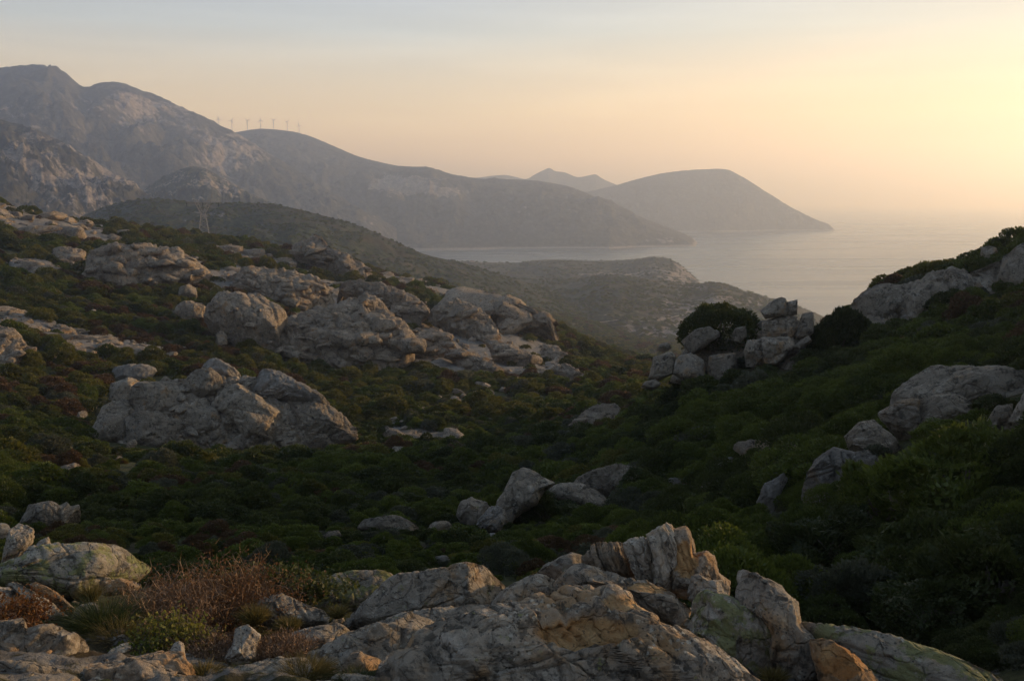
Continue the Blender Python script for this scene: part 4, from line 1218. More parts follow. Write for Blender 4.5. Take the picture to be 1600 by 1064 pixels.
# the castle of boulders
CG = 'boulders piled into a castle-like tor'
for k, (lab, poly, tl, mt) in enumerate([
        ('helmet shaped boulder tipped to the left in front of the round dark tree', [(1064, 534), (1084, 515), (1109, 509), (1130, 522), (1116, 532), (1092, 549), (1081, 557)], 8, 'mid'),
        ('single egg shaped boulder between the helmet boulder and the tor', [(1140, 526), (1149, 512), (1165, 509), (1168, 525), (1158, 538), (1145, 538)], 5, 'mid'),
        ('left crowning block on top of the tor', [(1188, 486), (1210, 468), (1222, 465), (1230, 469), (1229, 494), (1196, 498)], 3, 'mid'),
        ('right crowning block on top of the tor, narrower and upright', [(1230, 472), (1246, 468), (1246, 492), (1228, 494)], 3, 'mid'),
        ('big square block in the middle tier of the tor', [(1190, 504), (1226, 492), (1246, 495), (1241, 527), (1192, 528)], 3, 'castle'),
        ('leaning oval block against the right side of the tor', [(1239, 530), (1254, 490), (1271, 487), (1271, 520), (1259, 532)], 5, 'mid'),
        ('rounded block at the left foot of the tor', [(1162, 550), (1168, 531), (1194, 529), (1194, 572), (1165, 574)], 5, 'castle'),
        ('square block under the middle tier of the tor', [(1190, 528), (1233, 527), (1243, 540), (1215, 572), (1192, 575)], 6, 'castle'),
        ('pale upright boulder at the far left end of the rock pile', [(1013, 592), (1021, 558), (1049, 549), (1057, 557), (1050, 585), (1028, 596)], 10, 'mid'),
        ('round shouldered boulder with a warm brown face under the helmet boulder', [(1049, 584), (1056, 558), (1079, 551), (1103, 566), (1103, 592), (1068, 594)], 8, 'castle'),
        ('blocky boulder at the foot of the pile between the brown face and the tor', [(1104, 592), (1108, 556), (1150, 550), (1154, 580), (1126, 604)], 8, 'castle'),
        ('pointed slab slanting up beside the round dark shrub tree', [(1229, 548), (1263, 524), (1269, 532), (1243, 555)], 10, 'castle'),
        ('low broken stones at the right foot of the tor', [(1203, 604), (1222, 568), (1233, 551), (1250, 554), (1243, 586)], 12, 'mid'),
        ('dark grey rock mass filling the back of the pile behind the egg shaped boulder', [(1046, 600), (1062, 548), (1098, 527), (1160, 530), (1192, 500), (1262, 500), (1274, 560), (1250, 606)], 12, 'mid'),
        ('small boulder at the left end above the pale upright one', [(1026, 546), (1030, 537), (1044, 535), (1050, 544), (1036, 552)], 8, 'mid'),
        ('lone boulder in shrubs below the left end of the rock pile', [(1000, 606), (1008, 596), (1024, 592), (1034, 600), (1020, 610)], 12, 'mid')]):
    dd = 76 + (3.2 if k in (13,) else 0) - (2.5 if k in (6, 7, 8, 9, 10, 11, 12) else 0) - (4 if k == 15 else 0)
    rock('boulder', lab, B, poly, mt, group=CG if k < 15 else None, guard=k != 13, tilt=tl, thick=0.75, sub=5, seed=100 + k, boxy=0.68, rough=0.75, cuts=3, dist=dd)

# ---- the big domed outcrop on the left slope and the others, built of slabs
big = empty('rock_outcrop', ground_hit(330, 690))
tag(big, 'large rounded granite outcrop rising from the scrub on the lower left slope', O)
body = rock('slab', None, None, [(140, 700), (146, 665), (178, 605), (240, 590), (300, 600), (330, 588), (400, 592), (450, 608), (510, 640), (562, 682), (540, 700), (450, 708), (330, 706), (230, 704)], 'mid', parent=big, tilt=50, thick=0.20, sub=7, seed=149, boxy=0.75, rough=1.3, joint=[((0.8, 0.2, 0.5), 0.30), ((-0.5, 0.6, 0.6), 0.34), ((0.2, 0.9, 0.1), 0.5)])
body_bvh = body_big = bvh_of(body)
for k, (poly, tl, mt) in enumerate([
        ([(198, 640), (205, 605), (225, 592), (262, 590), (290, 612), (299, 632), (285, 650), (240, 655)], 25, 'mid'),
        ([(280, 680), (285, 645), (305, 630), (335, 635), (358, 655), (362, 672), (330, 692)], 25, 'mid'),
        ([(135, 690), (142, 670), (165, 630), (190, 620), (212, 640), (225, 670), (205, 695), (160, 697)], 28, 'mid'),
        ([(196, 650), (220, 640), (290, 650), (300, 690), (240, 700), (200, 696)], 22, 'mid'),
        ([(370, 610), (385, 592), (410, 580), (435, 581), (465, 600), (500, 618), (530, 638), (500, 640), (440, 625), (400, 625)], 42, 'midpale'),  # sunlit top ridge: its brightness is put into a paler granite
        ([(322, 630), (335, 605), (380, 600), (420, 622), (445, 650), (440, 685), (395, 700), (360, 660)], 30, 'mid'),
        ([(440, 650), (450, 625), (500, 622), (535, 645), (562, 672), (566, 684), (520, 690), (470, 680)], 38, 'mid'),
        ([(284, 600), (300, 580), (330, 576), (347, 590), (345, 612), (310, 625)], 35, 'mid'),
        ([(314, 572), (318, 560), (335, 560), (360, 572), (378, 585), (370, 592), (340, 588)], 35, 'midpale'),
        ([(172, 586), (175, 573), (200, 567), (240, 568), (246, 580), (230, 596), (190, 600)], 32, 'midpale'),
        ([(168, 625), (172, 598), (200, 588), (225, 598), (210, 625), (185, 635)], 25, 'mid'),
        ([(430, 690), (440, 665), (480, 662), (500, 690), (470, 702)], 30, 'mid'),
        ([(390, 705), (395, 680), (430, 670), (445, 695), (420, 708)], 25, 'mid')]):
    rock('slab', None, None, poly, mt, parent=big, tilt=tl, thick=0.42, sub=6 if k in (0, 4, 5, 6) else 5, seed=130 + k, boxy=0.72, on=body_bvh, push=0.5, rough=1.15)
dome = empty('rock_outcrop', ground_hit(385, 548))
tag(dome, 'smooth bulging granite dome with a sheer right wall high on the left hillside', O)
dome_o = rock('slab', None, None, [(316, 495), (336, 470), (362, 455), (399, 461), (440, 478), (449, 500), (438, 520), (436, 556), (406, 552), (382, 538), (355, 522), (330, 505)], 'hill', parent=dome, tilt=50, thick=0.36, sub=6, seed=150, boxy=0.7, rough=0.8)
dome_bvh = bvh_of(dome_o)
rock('slab', None, None, [(330, 500), (340, 490), (380, 500), (420, 520), (430, 545), (400, 545), (365, 525)], 'hill', parent=dome, tilt=25, thick=0.45, sub=5, seed=151, boxy=0.7, rough=0.8)
rock('slab', None, None, [(268, 490), (275, 476), (300, 468), (322, 480), (318, 500), (290, 503)], 'hill', parent=dome, tilt=25, thick=0.5, sub=5, seed=152)
for k, (lab, poly) in enumerate([
        ('round pale boulder standing in shrubs left of the smooth dome', [(278, 462), (282, 448), (296, 443), (308, 450), (308, 464), (292, 470)]),
        ('small stack of two grey stones below the smooth dome', [(336, 543), (338, 522), (346, 515), (354, 522), (356, 543), (346, 547)]),
        ('little pale boulder on the bushy ledge above the cracked cliff', [(475, 476), (478, 467), (486, 466), (490, 474), (484, 480)]),
        ('white boulder among dead rust coloured scrub below the loose boulder heap', [(740, 602), (744, 596), (752, 596), (754, 603)]),
        ('small stone at the left edge of the large rounded outcrop', [(118, 656), (122, 643), (134, 641), (139, 652), (130, 662)]),
        ('upright stone between the small stone and the large rounded outcrop', [(141, 640), (144, 628), (151, 630), (152, 641)]),
        ('grey stone in brown scrub below the low boulder row', [(608, 706), (616, 697), (630, 698), (636, 707), (622, 712)]),
        ('pale flat stone in the middle of the brown meadow', [(778, 611), (784, 604), (792, 606), (790, 613)]),
        ('grey slab in shrubs at the left margin above the valley scrub', [(-5, 608), (2, 600), (16, 598), (18, 606), (4, 612)])]):
    rock('boulder', lab, B, poly, 'mid', tilt=15, thick=0.75, sub=4, seed=160 + k)
print('hero rocks', time.time() - T0)

# ---- block meshes shared by the outcrops
PROTO = []
for k in range(14):
    rs = np.random.default_rng(500 + k)
    n = rs.integers(6, 9)
    an = np.sort(rs.uniform(0, 2 * np.pi, n) * 0.35 + np.linspace(0, 2 * np.pi, n, endpoint=False))
    asp = rs.uniform(0.55, 1.0)
    pl = np.stack([np.cos(an) * rs.uniform(0.8, 1.1, n), np.sin(an) * rs.uniform(0.8, 1.1, n) * asp], -1)
    v, f, _ = rock_shape(pl, np.zeros(2), rs.uniform(0.5, 0.8) * asp, 4, 500 + k, np.array([1, 0, 0.]), np.array([0, 1, 0.]), np.array([0, 0, 1.]), boxy=rs.uniform(0.5, 0.72), rough=1.45, cuts=9)
    PROTO.append(mesh_from('rock', v, f, M['hill']))
REGION = []


def strew(root, tree, poly, n, lo, hi, seed, mat=None):
    """broken blocks lying on a rock body"""
    rs = np.random.default_rng(seed)
    P = np.array(poly, float)
    k = 0
    while k < n:
        x, y = rs.uniform(P[:, 0].min(), P[:, 0].max()), rs.uniform(P[:, 1].min(), P[:, 1].max())
        k += 1
        if not in_poly(np.array([x]), np.array([y]), poly)[0]:
            continue
        h = tree.ray_cast(Vector((0, 0, CZ)), Vector(ray(x, y)).normalized())[0]
        if h is None:
            continue
        s = (lo + (hi - lo) * rs.random() ** 2.2) * math.hypot(h.x, h.y) / F
        o = obj('rock', PROTO[rs.integers(len(PROTO))], root)
        if mat:
            o.material_slots[0].link = 'OBJECT'
            o.material_slots[0].material = M[mat]
        o.scale = (s * rs.uniform(1.0, 1.9), s * rs.uniform(0.9, 1.4), s * rs.uniform(0.5, 0.9))
        o.rotation_euler = (rs.normal() * 0.25, rs.normal() * 0.25, rs.uniform(0, 6.28))
        o.location = h - Vector((0, 0, 0.22 * s)) - root.location


strew(big, body_big, [(140, 700), (146, 665), (178, 605), (240, 590), (330, 588), (400, 592), (450, 608), (510, 640), (562, 682), (540, 700), (330, 704)], 190, 4, 17, 41, 'mid')
strew(rid, rid_bvh, [(1324, 485), (1361, 460), (1429, 446), (1489, 424), (1540, 444), (1600, 396), (1600, 505), (1480, 505), (1357, 562)], 170, 4, 18, 42, 'mid')
strew(dome, dome_bvh, [(316, 495), (336, 470), (362, 455), (399, 461), (440, 478), (449, 500), (436, 556), (355, 522)], 40, 3, 10, 43)
for k, (lab, poly, bs) in enumerate(OUTCROPS):
    rs = np.random.default_rng(900 + k)
    P = np.array(poly, float)
    area = 0.5 * abs(np.sum(P[:, 0] * np.roll(P[:, 1], -1) - np.roll(P[:, 0], -1) * P[:, 1]))
    n = int(np.clip(area / (bs * bs * (0.5 if np.ptp(P[:, 0]) < 3.4 * np.ptp(P[:, 1]) else 0.42)), 6, 150))
    pts = []
    tries = 0
    while len(pts) < n and tries < 9000:
        tries += 1
        x = rs.uniform(P[:, 0].min(), P[:, 0].max())
        y = rs.uniform(P[:, 1].min(), P[:, 1].max())
        if in_poly(np.array([x]), np.array([y]), poly)[0] and all((x - a) ** 2 + ((y - b) * 1.7) ** 2 > (0.34 * bs) ** 2 for a, b in pts):
            pts.append((x, y))
    hits = [ground_hit(x, y, 8) for x, y in pts]
    med = float(np.median([h.length for h in hits]))
    base = min(hits, key=lambda h: h.z)
    if len(pts) < 2:
        continue
    root = empty('rock_outcrop', base)
    tag(root, lab, O, 'granite outcrops on the hillsides')
    yaw0 = rs.uniform(-0.5, 0.5)
    w_, h_ = np.ptp(P[:, 0]), np.ptp(P[:, 1])
    if w_ < 3.4 * h_ and not lab.startswith('broken granite pavement'):
        pc = P.mean(0)
        rock('slab', None, None, [tuple(p) for p in (P - pc) * 1.1 + pc], 'hill', parent=root, tilt=64, thick=0.17, sub=6 if w_ * h_ > 5200 else 5, seed=700 + k, boxy=0.72, rough=1.7, groove_k=1.6, joint=[((0.85, 0.35, 0.1), 0.42), ((-0.6, 0.7, 0.2), 0.6), ((0.2, 0.5, 0.8), 0.9)])
        ob = [ch for ch in bpy.data.objects if ch.parent == root][0]
        tree = bvh_of(ob)
    else:
        tree = None
    for (x, y), h in zip(pts, hits):
        d = math.hypot(h.x, h.y)
        if abs(d - med) > 0.6 * med:
            continue
        s = bs * (0.22 + 1.15 * rs.random() ** 2.4) * d / F
        o = obj('rock', PROTO[rs.integers(len(PROTO))], root)
        o.scale = (s * rs.uniform(1.1, 1.9), s * rs.uniform(0.9, 1.6), s * rs.uniform(0.55, 1.0))
        o.rotation_euler = (rs.normal() * 0.18, rs.normal() * 0.18 - 0.1, yaw0 + rs.normal() * 0.5 + (math.pi if rs.random() < .5 else 0))
        gz = float(ground_z(h.x, h.y))
        if tree is not None:
            th = tree.ray_cast(Vector((0, 0, CZ)), Vector(ray(x, y)).normalized())[0]
            if th is not None:
                h = th
                gz = th.z - 0.12 * s
                s *= 0.8
                o.scale *= 0.8
        o.location = Vector((h.x, h.y, gz - 0.02 * s)) - root.location
        ROCK_FOOT.append((h.x, h.y, s * 0.9))
    REGION.append((lab, poly))
    # rubble along its edges
    pc = P.mean(0)
    for _ in range(26):
        e = rs.integers(len(P))
        u = rs.random()
        ed = (P[e] * (1 - u) + P[(e + 1) % len(P)] * u - pc) * rs.uniform(0.9, 1.22) + pc
        h = ground_hit(ed[0], ed[1], 8)
        d = math.hypot(h.x, h.y)
        if abs(d - med) > 0.5 * med:
            continue
        s = bs * rs.uniform(0.14, 0.36) * d / F
        o = obj('rock', PROTO[rs.integers(len(PROTO))], root)
        o.scale = (s * rs.uniform(0.9, 1.5), s * rs.uniform(0.8, 1.2), s * rs.uniform(0.6, 1.1))
        o.rotation_euler = (rs.normal() * 0.3, rs.normal() * 0.3, rs.uniform(0, 6.28))
        o.location = Vector((h.x, h.y, float(ground_z(h.x, h.y)) + 0.15 * s)) - root.location
print('outcrops', time.time() - T0)

# ---- stones lying on the ground between the foreground rocks
rs = np.random.default_rng(61)
for k in range(230):
    az = R(rs.uniform(-31, 26))
    r = rs.uniform(5.0, 11.0)
    x, y = r * math.sin(az), r * math.cos(az)
    s = 0.03 + 0.13 * rs.random() ** 3
    o = obj('stone', PROTO[rs.integers(len(PROTO))], ground)
    o.material_slots[0].link = 'OBJECT'
    o.material_slots[0].material = M[['near', 'pale', 'warm', 'main'][rs.integers(4)]]
    o.scale = (s * rs.uniform(1, 1.5), s * rs.uniform(0.8, 1.2), s * rs.uniform(0.6, 1))
    o.rotation_euler = (rs.normal() * 0.3, rs.normal() * 0.3, rs.uniform(0, 6.28))
    o.location = (x, y, float(ground_z(x, y)) + 0.2 * s)
# ---------------------------------------------------------------- shrubs
def leaf_quads(P, D, N, ln, wd, tone):
    """diamond leaves: base point, axis, width direction"""
    n = len(P)
    S = np.cross(D, N)
    S /= np.linalg.norm(S, axis=1)[:, None] + 1e-9
    ln = np.asarray(ln).reshape(-1, 1)
    wd = np.asarray(wd).reshape(-1, 1)
    m = P + D * ln * 0.5 + N * ln * 0.08
    v = np.stack([P, m + S * wd, P + D * ln, m - S * wd], 1).reshape(-1, 3)
    f = np.arange(4 * n).reshape(n, 4)
    return v, f, np.repeat(tone, 4)


def bush_arrays(seed, nleaf, leaf, h=0.85, lobes=18, up=0.35, wd=0.34, tufts=True):
    rs = np.random.default_rng(seed)
    # lobes over a squat dome of unit radius
    th = rs.uniform(0, 2 * np.pi, lobes)
    el = np.arcsin(rs.uniform(-0.05, 1, lobes))
    rad = rs.uniform(0.48, 0.86, lobes)
    C = np.stack([np.cos(th) * np.cos(el) * rad, np.sin(th) * np.cos(el) * rad, np.sin(el) * rad * h], -1)
    lr = rs.uniform(0.17, 0.40, lobes)
    C = np.concatenate([C, [[0, 0, 0.25 * h]]])
    lr = np.append(lr, 0.62)
    w = lr ** 2
    k = rs.choice(len(C), nleaf * 2, p=w / w.sum())
    d = rs.normal(size=(nleaf * 2, 3))
    d[:, 2] += 0.45
    d /= np.linalg.norm(d, axis=1)[:, None]
    rr2 = lr[k] * (0.72 + 0.34 * rs.random(nleaf * 2) ** 0.7)
    P = C[k] + d * rr2[:, None]
    inside = np.zeros(len(P), bool)
    for j in range(len(C)):
        inside |= (((P - C[j]) ** 2).sum(1) < (0.74 * lr[j]) ** 2) & (k != j)
    keep = np.where(~inside & (P[:, 2] > -0.05))[0][:nleaf]
    P, d, k = P[keep], d[keep], k[keep]
    n = len(P)
    D = d * 0.75 + rs.normal(size=(n, 3)) * 0.45
    D[:, 2] += up
    D /= np.linalg.norm(D, axis=1)[:, None]
    N = rs.normal(size=(n, 3)) * 0.6 + d
    N -= D * (N * D).sum(1)[:, None]
    N /= np.linalg.norm(N, axis=1)[:, None] + 1e-9
    ltone = rs.random(len(C))
    tone = np.clip(0.55 * ltone[k] + 0.45 * rs.random(n), 0, 1)
    v, f, t = leaf_quads(P, D, N, leaf * rs.uniform(0.6, 1.3, n), leaf * wd * rs.uniform(0.7, 1.2, n), tone)
    return v, f, t


def bush_mesh(name, mat, *a, **k):
    v, f, t = bush_arrays(*a, **k)
    me = mesh_from(name, v, f, mat, False)
    attr(me, 'tone', t)
    return me


KINDS = ['green', 'olive', 'dark', 'rust', 'grey']
LOD = {'near': [], 'mid': [], 'far': []}
for k in range(2):
    LOD['near'].append(bush_arrays(40 + k, 13000, 0.058, h=0.8 + 0.1 * k, lobes=34, up=0.5))
for k in range(4):
    LOD['mid'].append(bush_arrays(50 + k, 2600, 0.125, h=0.7 + 0.12 * k, lobes=22, up=0.4))
for k in range(3):
    LOD['far'].append(bush_arrays(60 + k, 620, 0.23, h=0.7 + 0.1 * k, lobes=15))
LODM = {}
for ld, arrs in LOD.items():
    for kind in KINDS:
        L = []
        for i, (v, f, t) in enumerate(arrs):
            if ld == 'near' and kind in ('rust',) and i > 0:
                continue
            me = mesh_from('foliage', v, f, M['leaf_' + kind], False)
            attr(me, 'tone', t)
            L.append(me)
        LODM[ld, kind] = L
print('bush meshes', time.time() - T0)

rs = np.random.default_rng(77)
foot = np.array(ROCK_FOOT)
BUSH = []           # x, y, z, radius, kind, lod


def scatter(r0, r1, az0, az1, spacing, rad, kinds, cover, salt, seen=True):
    """random points on the ground between two distances; cover(px,py,x,y)->keep probability"""
    n = int((r1 ** 2 - r0 ** 2) / 2 * R(az1 - az0) / spacing ** 2)
    az = rs.uniform(az0, az1, n)
    r = np.sqrt(rs.uniform(r0 ** 2, r1 ** 2, n))
    x, y = r * np.sin(np.radians(az)), r * np.cos(np.radians(az))
    z = ground_z(x, y)
    size = rs.uniform(*rad, n) * (0.62 + 0.95 * rs.random(n) ** 2.2)
    ok = visible(x, y, z + size * 1.0) if seen else z > 1.0
    px, py = project(np.stack([x, y, z], -1))
    ok &= rs.random(n) < cover(px, py, x, y)
    for lab, poly in REGION:
        ok &= ~(in_poly(px, py, poly) & (r > 60) & (r < 520) & (rs.random(n) < 0.90))
    x, y, z, size, px, py, r = x[ok], y[ok], z[ok], size[ok], px[ok], py[ok], r[ok]
    ok = np.ones(len(x), bool)
    tx, ty = project(np.stack([x, y, z + size * 0.85], -1))
    hw = size / r * F
    for poly, y0, y1, dd in ROCK_BOX:
        if dd > 11:
            yy = ty + np.minimum(0.55 * (py - ty), 0.35 * (y1 - y0))
            m = in_poly(px, yy, poly) | in_poly(px - hw * 0.45, yy + 4, poly) | in_poly(px + hw * 0.45, yy + 4, poly)
            ok &= ~(m & (r < dd * 1.02) & (r > dd * 0.4))
    for fx, fy, fr in ROCK_FOOT:
        if fr < 0.3:
            continue
        ok &= (x - fx) ** 2 + (y - fy) ** 2 > (fr * 0.78 + size * 0.45) ** 2
    x, y, z, size, px, py, r = x[ok], y[ok], z[ok], size[ok], px[ok], py[ok], r[ok]
    nz = fbm(np.stack([x, y, np.full(len(x), salt)], -1) / 11.0, 3) + rs.normal(size=len(x)) * 0.10
    for i in range(len(x)):
        q_ = nz[i]
        kk = kinds(px[i], py[i], q_, rs.random())
        BUSH.append((x[i], y[i], z[i], size[i], kk, r[i], px[i], py[i]))


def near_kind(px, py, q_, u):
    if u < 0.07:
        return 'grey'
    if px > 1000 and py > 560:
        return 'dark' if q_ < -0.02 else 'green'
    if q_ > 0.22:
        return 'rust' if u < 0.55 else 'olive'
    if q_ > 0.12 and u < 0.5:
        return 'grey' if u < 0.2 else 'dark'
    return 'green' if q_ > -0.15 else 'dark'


def hill_kind(px, py, q_, u):
    if u < 0.05:
        return 'grey'
    if q_ > 0.26:
        return 'rust'
    if q_ > 0.05:
        return 'olive' if u < 0.90 else 'rust'
    return 'olive' if u < 0.4 else ('green' if u < 0.8 else 'dark')


def cov_valley(px, py, x, y):
    meadow = in_poly(px, py, [(430, 705), (620, 690), (700, 690), (560, 720), (440, 730), (60, 760), (0, 740), (200, 710)])
    return np.where(meadow, 0.25, 0.97)


def cov_hill(px, py, x, y):
    n = fbm(np.stack([x, y, np.zeros(len(x))], -1) / 18.0 + 31, 4)
    meadow = in_poly(px, py, [(560, 690), (720, 610), (880, 600), (960, 600), (950, 650), (760, 690)])
    c = np.where(n > 0.28, 0.12, 0.95)
    return np.where(meadow, c * 0.6, c)


# foreground bowl to the right, valley floor, hillside
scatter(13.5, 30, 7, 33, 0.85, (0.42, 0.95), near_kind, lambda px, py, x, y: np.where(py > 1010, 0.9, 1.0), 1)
scatter(9.8, 14.5, 23, 33, 0.55, (0.28, 0.5), near_kind, cov_valley, 9)
scatter(22, 42, -32, 7, 0.8, (0.32, 0.62), near_kind, cov_valley, 2)
scatter(22, 62, -32, 7, 0.75, (0.2, 0.36), near_kind, cov_valley, 12)
scatter(60, 135, -32, 6, 1.05, (0.3, 0.55), near_kind, cov_valley, 13)
scatter(30, 105, 5, 33, 1.05, (0.3, 0.6), near_kind, cov_valley, 14)
scatter(40, 62, -32, 7, 1.0, (0.45, 0.95), near_kind, cov_valley, 2)
scatter(30, 105, 5, 33, 1.25, (0.65, 1.45), near_kind, cov_valley, 3)
scatter(60, 135, -32, 6, 1.35, (0.65, 1.35), near_kind, cov_valley, 4)
scatter(130, 260, -33, 10, 2.0, (0.9, 2.1), hill_kind, cov_hill, 5)
scatter(255, 520, -33, 10, 2.7, (1.1, 2.5), hill_kind, cov_hill, 6)
scatter(105, 620, 2, 26, 3.0, (1.0, 2.0), hill_kind, cov_hill, 7)
scatter(500, 1000, -30, 16, 5.0, (1.4, 2.8), hill_kind, cov_hill, 8)
for hs, npts, sr in ((8, 7000, (1.0, 2.6)), (10, 6000, (1.2, 3.0)), (9, 2500, (1.5, 3.4))):
    Ph = HILL_P[hs]
    i, j = rs.integers(0, Ph.shape[0] - 1, npts), rs.integers(8, int(Ph.shape[1] * 0.73), npts)
    u, v = rs.random(npts)[:, None], rs.random(npts)[:, None]
    pp = (Ph[i, j] * (1 - u) + Ph[i + 1, j] * u) * (1 - v) + (Ph[i, j + 1] * (1 - u) + Ph[i + 1, j + 1] * u) * v
    qx, qy = project(pp)
    dens = fbm(pp * [1, 1, 0] / 60.0 + 9, 4)
    for k in range(npts):
        if -30 < qx[k] < 1630 and dens[k] > -0.12:
            BUSH.append((pp[k, 0], pp[k, 1], pp[k, 2], rs.uniform(*sr), 'olive' if rs.random() < 0.5 else 'green', math.hypot(pp[k, 0], pp[k, 1]), qx[k], qy[k]))
print('shrubs', len(BUSH), time.time() - T0)

# landmarks a label can point to: px, py, phrase
LAND = [(60, 805, 'the split grey boulder cluster'), (28, 850, 'the tilted rock tooth'), (120, 880, 'the lichen covered boulder'), (330, 910, 'the dry brown foreground bush'),
        (560, 905, 'the lichened back ledge'), (690, 890, 'the whaleback rock'), (690, 873, 'the small white stone'), (610, 818, 'the long low boulder'), (740, 800, 'the squat dark boulder'),
        (815, 775, 'the tall valley boulder'), (960, 745, 'the broad grey dome'), (1060, 752, 'the low white stone'), (1130, 725, 'the white tilted stone'), (1207, 775, 'the folded pale rock'),
        (1310, 740, 'the pale cracked block'), (1360, 685, 'the boulder with a ball-like bulge'), (1470, 650, 'the smooth grey hump'), (1500, 590, 'the big granite dome'), (1590, 650, 'the steep rock at the right edge'),
        (1205, 705, 'the low grey boulder cluster'), (930, 652, 'the dark boulder clump'), (665, 683, 'the low boulder row'), (350, 640, 'the large rounded outcrop'), (385, 505, 'the smooth dome'),
        (540, 515, 'the cracked cliff'), (230, 410, 'the wide broken slab'), (1075, 570, 'the rock pile'), (1220, 520, 'the boulder tor'), (1130, 490, 'the round dark tree'), (1310, 530, 'the dense dark tree'),
        (1420, 490, 'the grey skyline ridge'), (1225, 950, 'the tall slanting block'), (1060, 860, 'the jagged rock crest'), (1420, 1020, 'the layered ledge'), (1500, 830, 'the big mastic thicket'), (120, 530, 'the long rock rib')]
KWORD = {'green': 'green', 'olive': 'olive green', 'dark': 'dark green', 'rust': 'rust brown', 'grey': 'grey leaved'}
ORD = ['', 'second ', 'third ', 'fourth ', 'fifth ', 'sixth ', 'seventh ', 'eighth ', 'ninth ', 'tenth ', 'eleventh ', 'twelfth ', 'thirteenth ', 'fourteenth ', 'fifteenth ', 'sixteenth ', 'seventeenth ', 'eighteenth ', 'nineteenth ', 'twentieth '] + ['twenty-' + w + ' ' for w in ('first', 'second', 'third', 'fourth', 'fifth', 'sixth', 'seventh', 'eighth', 'ninth')] + ['thirtieth '] + ['thirty-' + w + ' ' for w in ('first', 'second', 'third', 'fourth', 'fifth', 'sixth')]


def lod_of(r, size):
    pxs = size / r * F
    return 'near' if pxs > 42 else ('mid' if pxs > 11 else 'far')


# ---- the few plants that stand out, each placed by itself
SPECIAL = [
    ('tree', 'round dark evergreen tree crowning the rock pile left of the tor', (1128, 546), 79, 63, 0.98, 'dark', 'trees on the rocky ridge'),
    ('tree', 'dense dark evergreen tree between the tor and the grey skyline ridge', (1312, 562), 78, 52, 1.35, 'dark', 'trees on the rocky ridge'),
    ('shrub', 'dark shrub spreading down the left side of the round tree', (1076, 542), 80, 30, 0.7, 'dark', 'large shrubs on the rocky ridge'),
    ('shrub', 'green shrub growing on the skyline beside the flat topped block', (1500, 424), 94, 24, 0.8, 'green', 'large shrubs on the rocky ridge'),
    ('shrub', 'wide green shrub just below the flat topped skyline block', (1540, 432), 92, 32, 0.75, 'green', 'large shrubs on the rocky ridge'),
    ('shrub', 'small pointed shrub on the ridge left of the skyline shrubs', (1462, 440), 96, 14, 0.8, 'green', 'large shrubs on the rocky ridge'),
    ('shrub', 'dark shrub in the hollow of the big granite dome at the right edge', (1560, 645), 31.5, 34, 0.7, 'dark', None),
    ('shrub', 'bright green rounded shrub under the smooth grey hump', (1466, 690), 28, 38, 0.7, 'green', None),
    ('shrub', 'largest round bush in front of the large rounded outcrop', (322, 698), 0, 24, 0.95, 'olive', None),
    ('shrub', 'yellowish bush standing up at the edge of the brown meadow', (325, 742), 0, 22, 1.3, 'olive', None),
    ('shrub', 'rounded olive bush below the right tail of the large rounded outcrop', (462, 700), 0, 28, 0.8, 'olive', None),
    ('shrub', 'dark bush hugging the foot of the tall valley boulder', (850, 815), 0, 46, 0.85, 'dark', None),
    ('shrub', 'dark round bush between the grey dome and the low white stone', (1005, 778), 0, 40, 0.85, 'dark', None),
    ('shrub', 'yellow-green bush lit at the far end of the valley meadow', (855, 668), 0, 36, 0.8, 'olive', None),
    ('shrub', 'tall mastic bush filling the right edge below the smooth hump', (1500, 800), 20.5, 105, 0.95, 'green', 'big mastic bushes on the right'),
    ('shrub', 'broad mastic bush in front of the pale cracked block', (1390, 830), 21.5, 95, 0.85, 'green', 'big mastic bushes on the right'),
    ('shrub', 'mastic bush cut by the right edge of the view below the steep rock', (1590, 760), 23, 85, 0.9, 'green', 'big mastic bushes on the right'),
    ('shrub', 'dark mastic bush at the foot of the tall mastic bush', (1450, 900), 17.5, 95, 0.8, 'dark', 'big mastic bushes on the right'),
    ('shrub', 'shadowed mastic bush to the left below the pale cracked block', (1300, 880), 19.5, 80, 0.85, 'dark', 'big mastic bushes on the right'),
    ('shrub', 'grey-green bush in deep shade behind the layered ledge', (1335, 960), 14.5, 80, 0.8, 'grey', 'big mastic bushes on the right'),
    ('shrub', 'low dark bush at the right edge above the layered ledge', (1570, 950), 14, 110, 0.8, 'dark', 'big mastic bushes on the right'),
    ('shrub', 'bush in deep shade beyond the end of the layered ledge', (1460, 985), 13, 85, 0.75, 'dark', 'big mastic bushes on the right'),
]
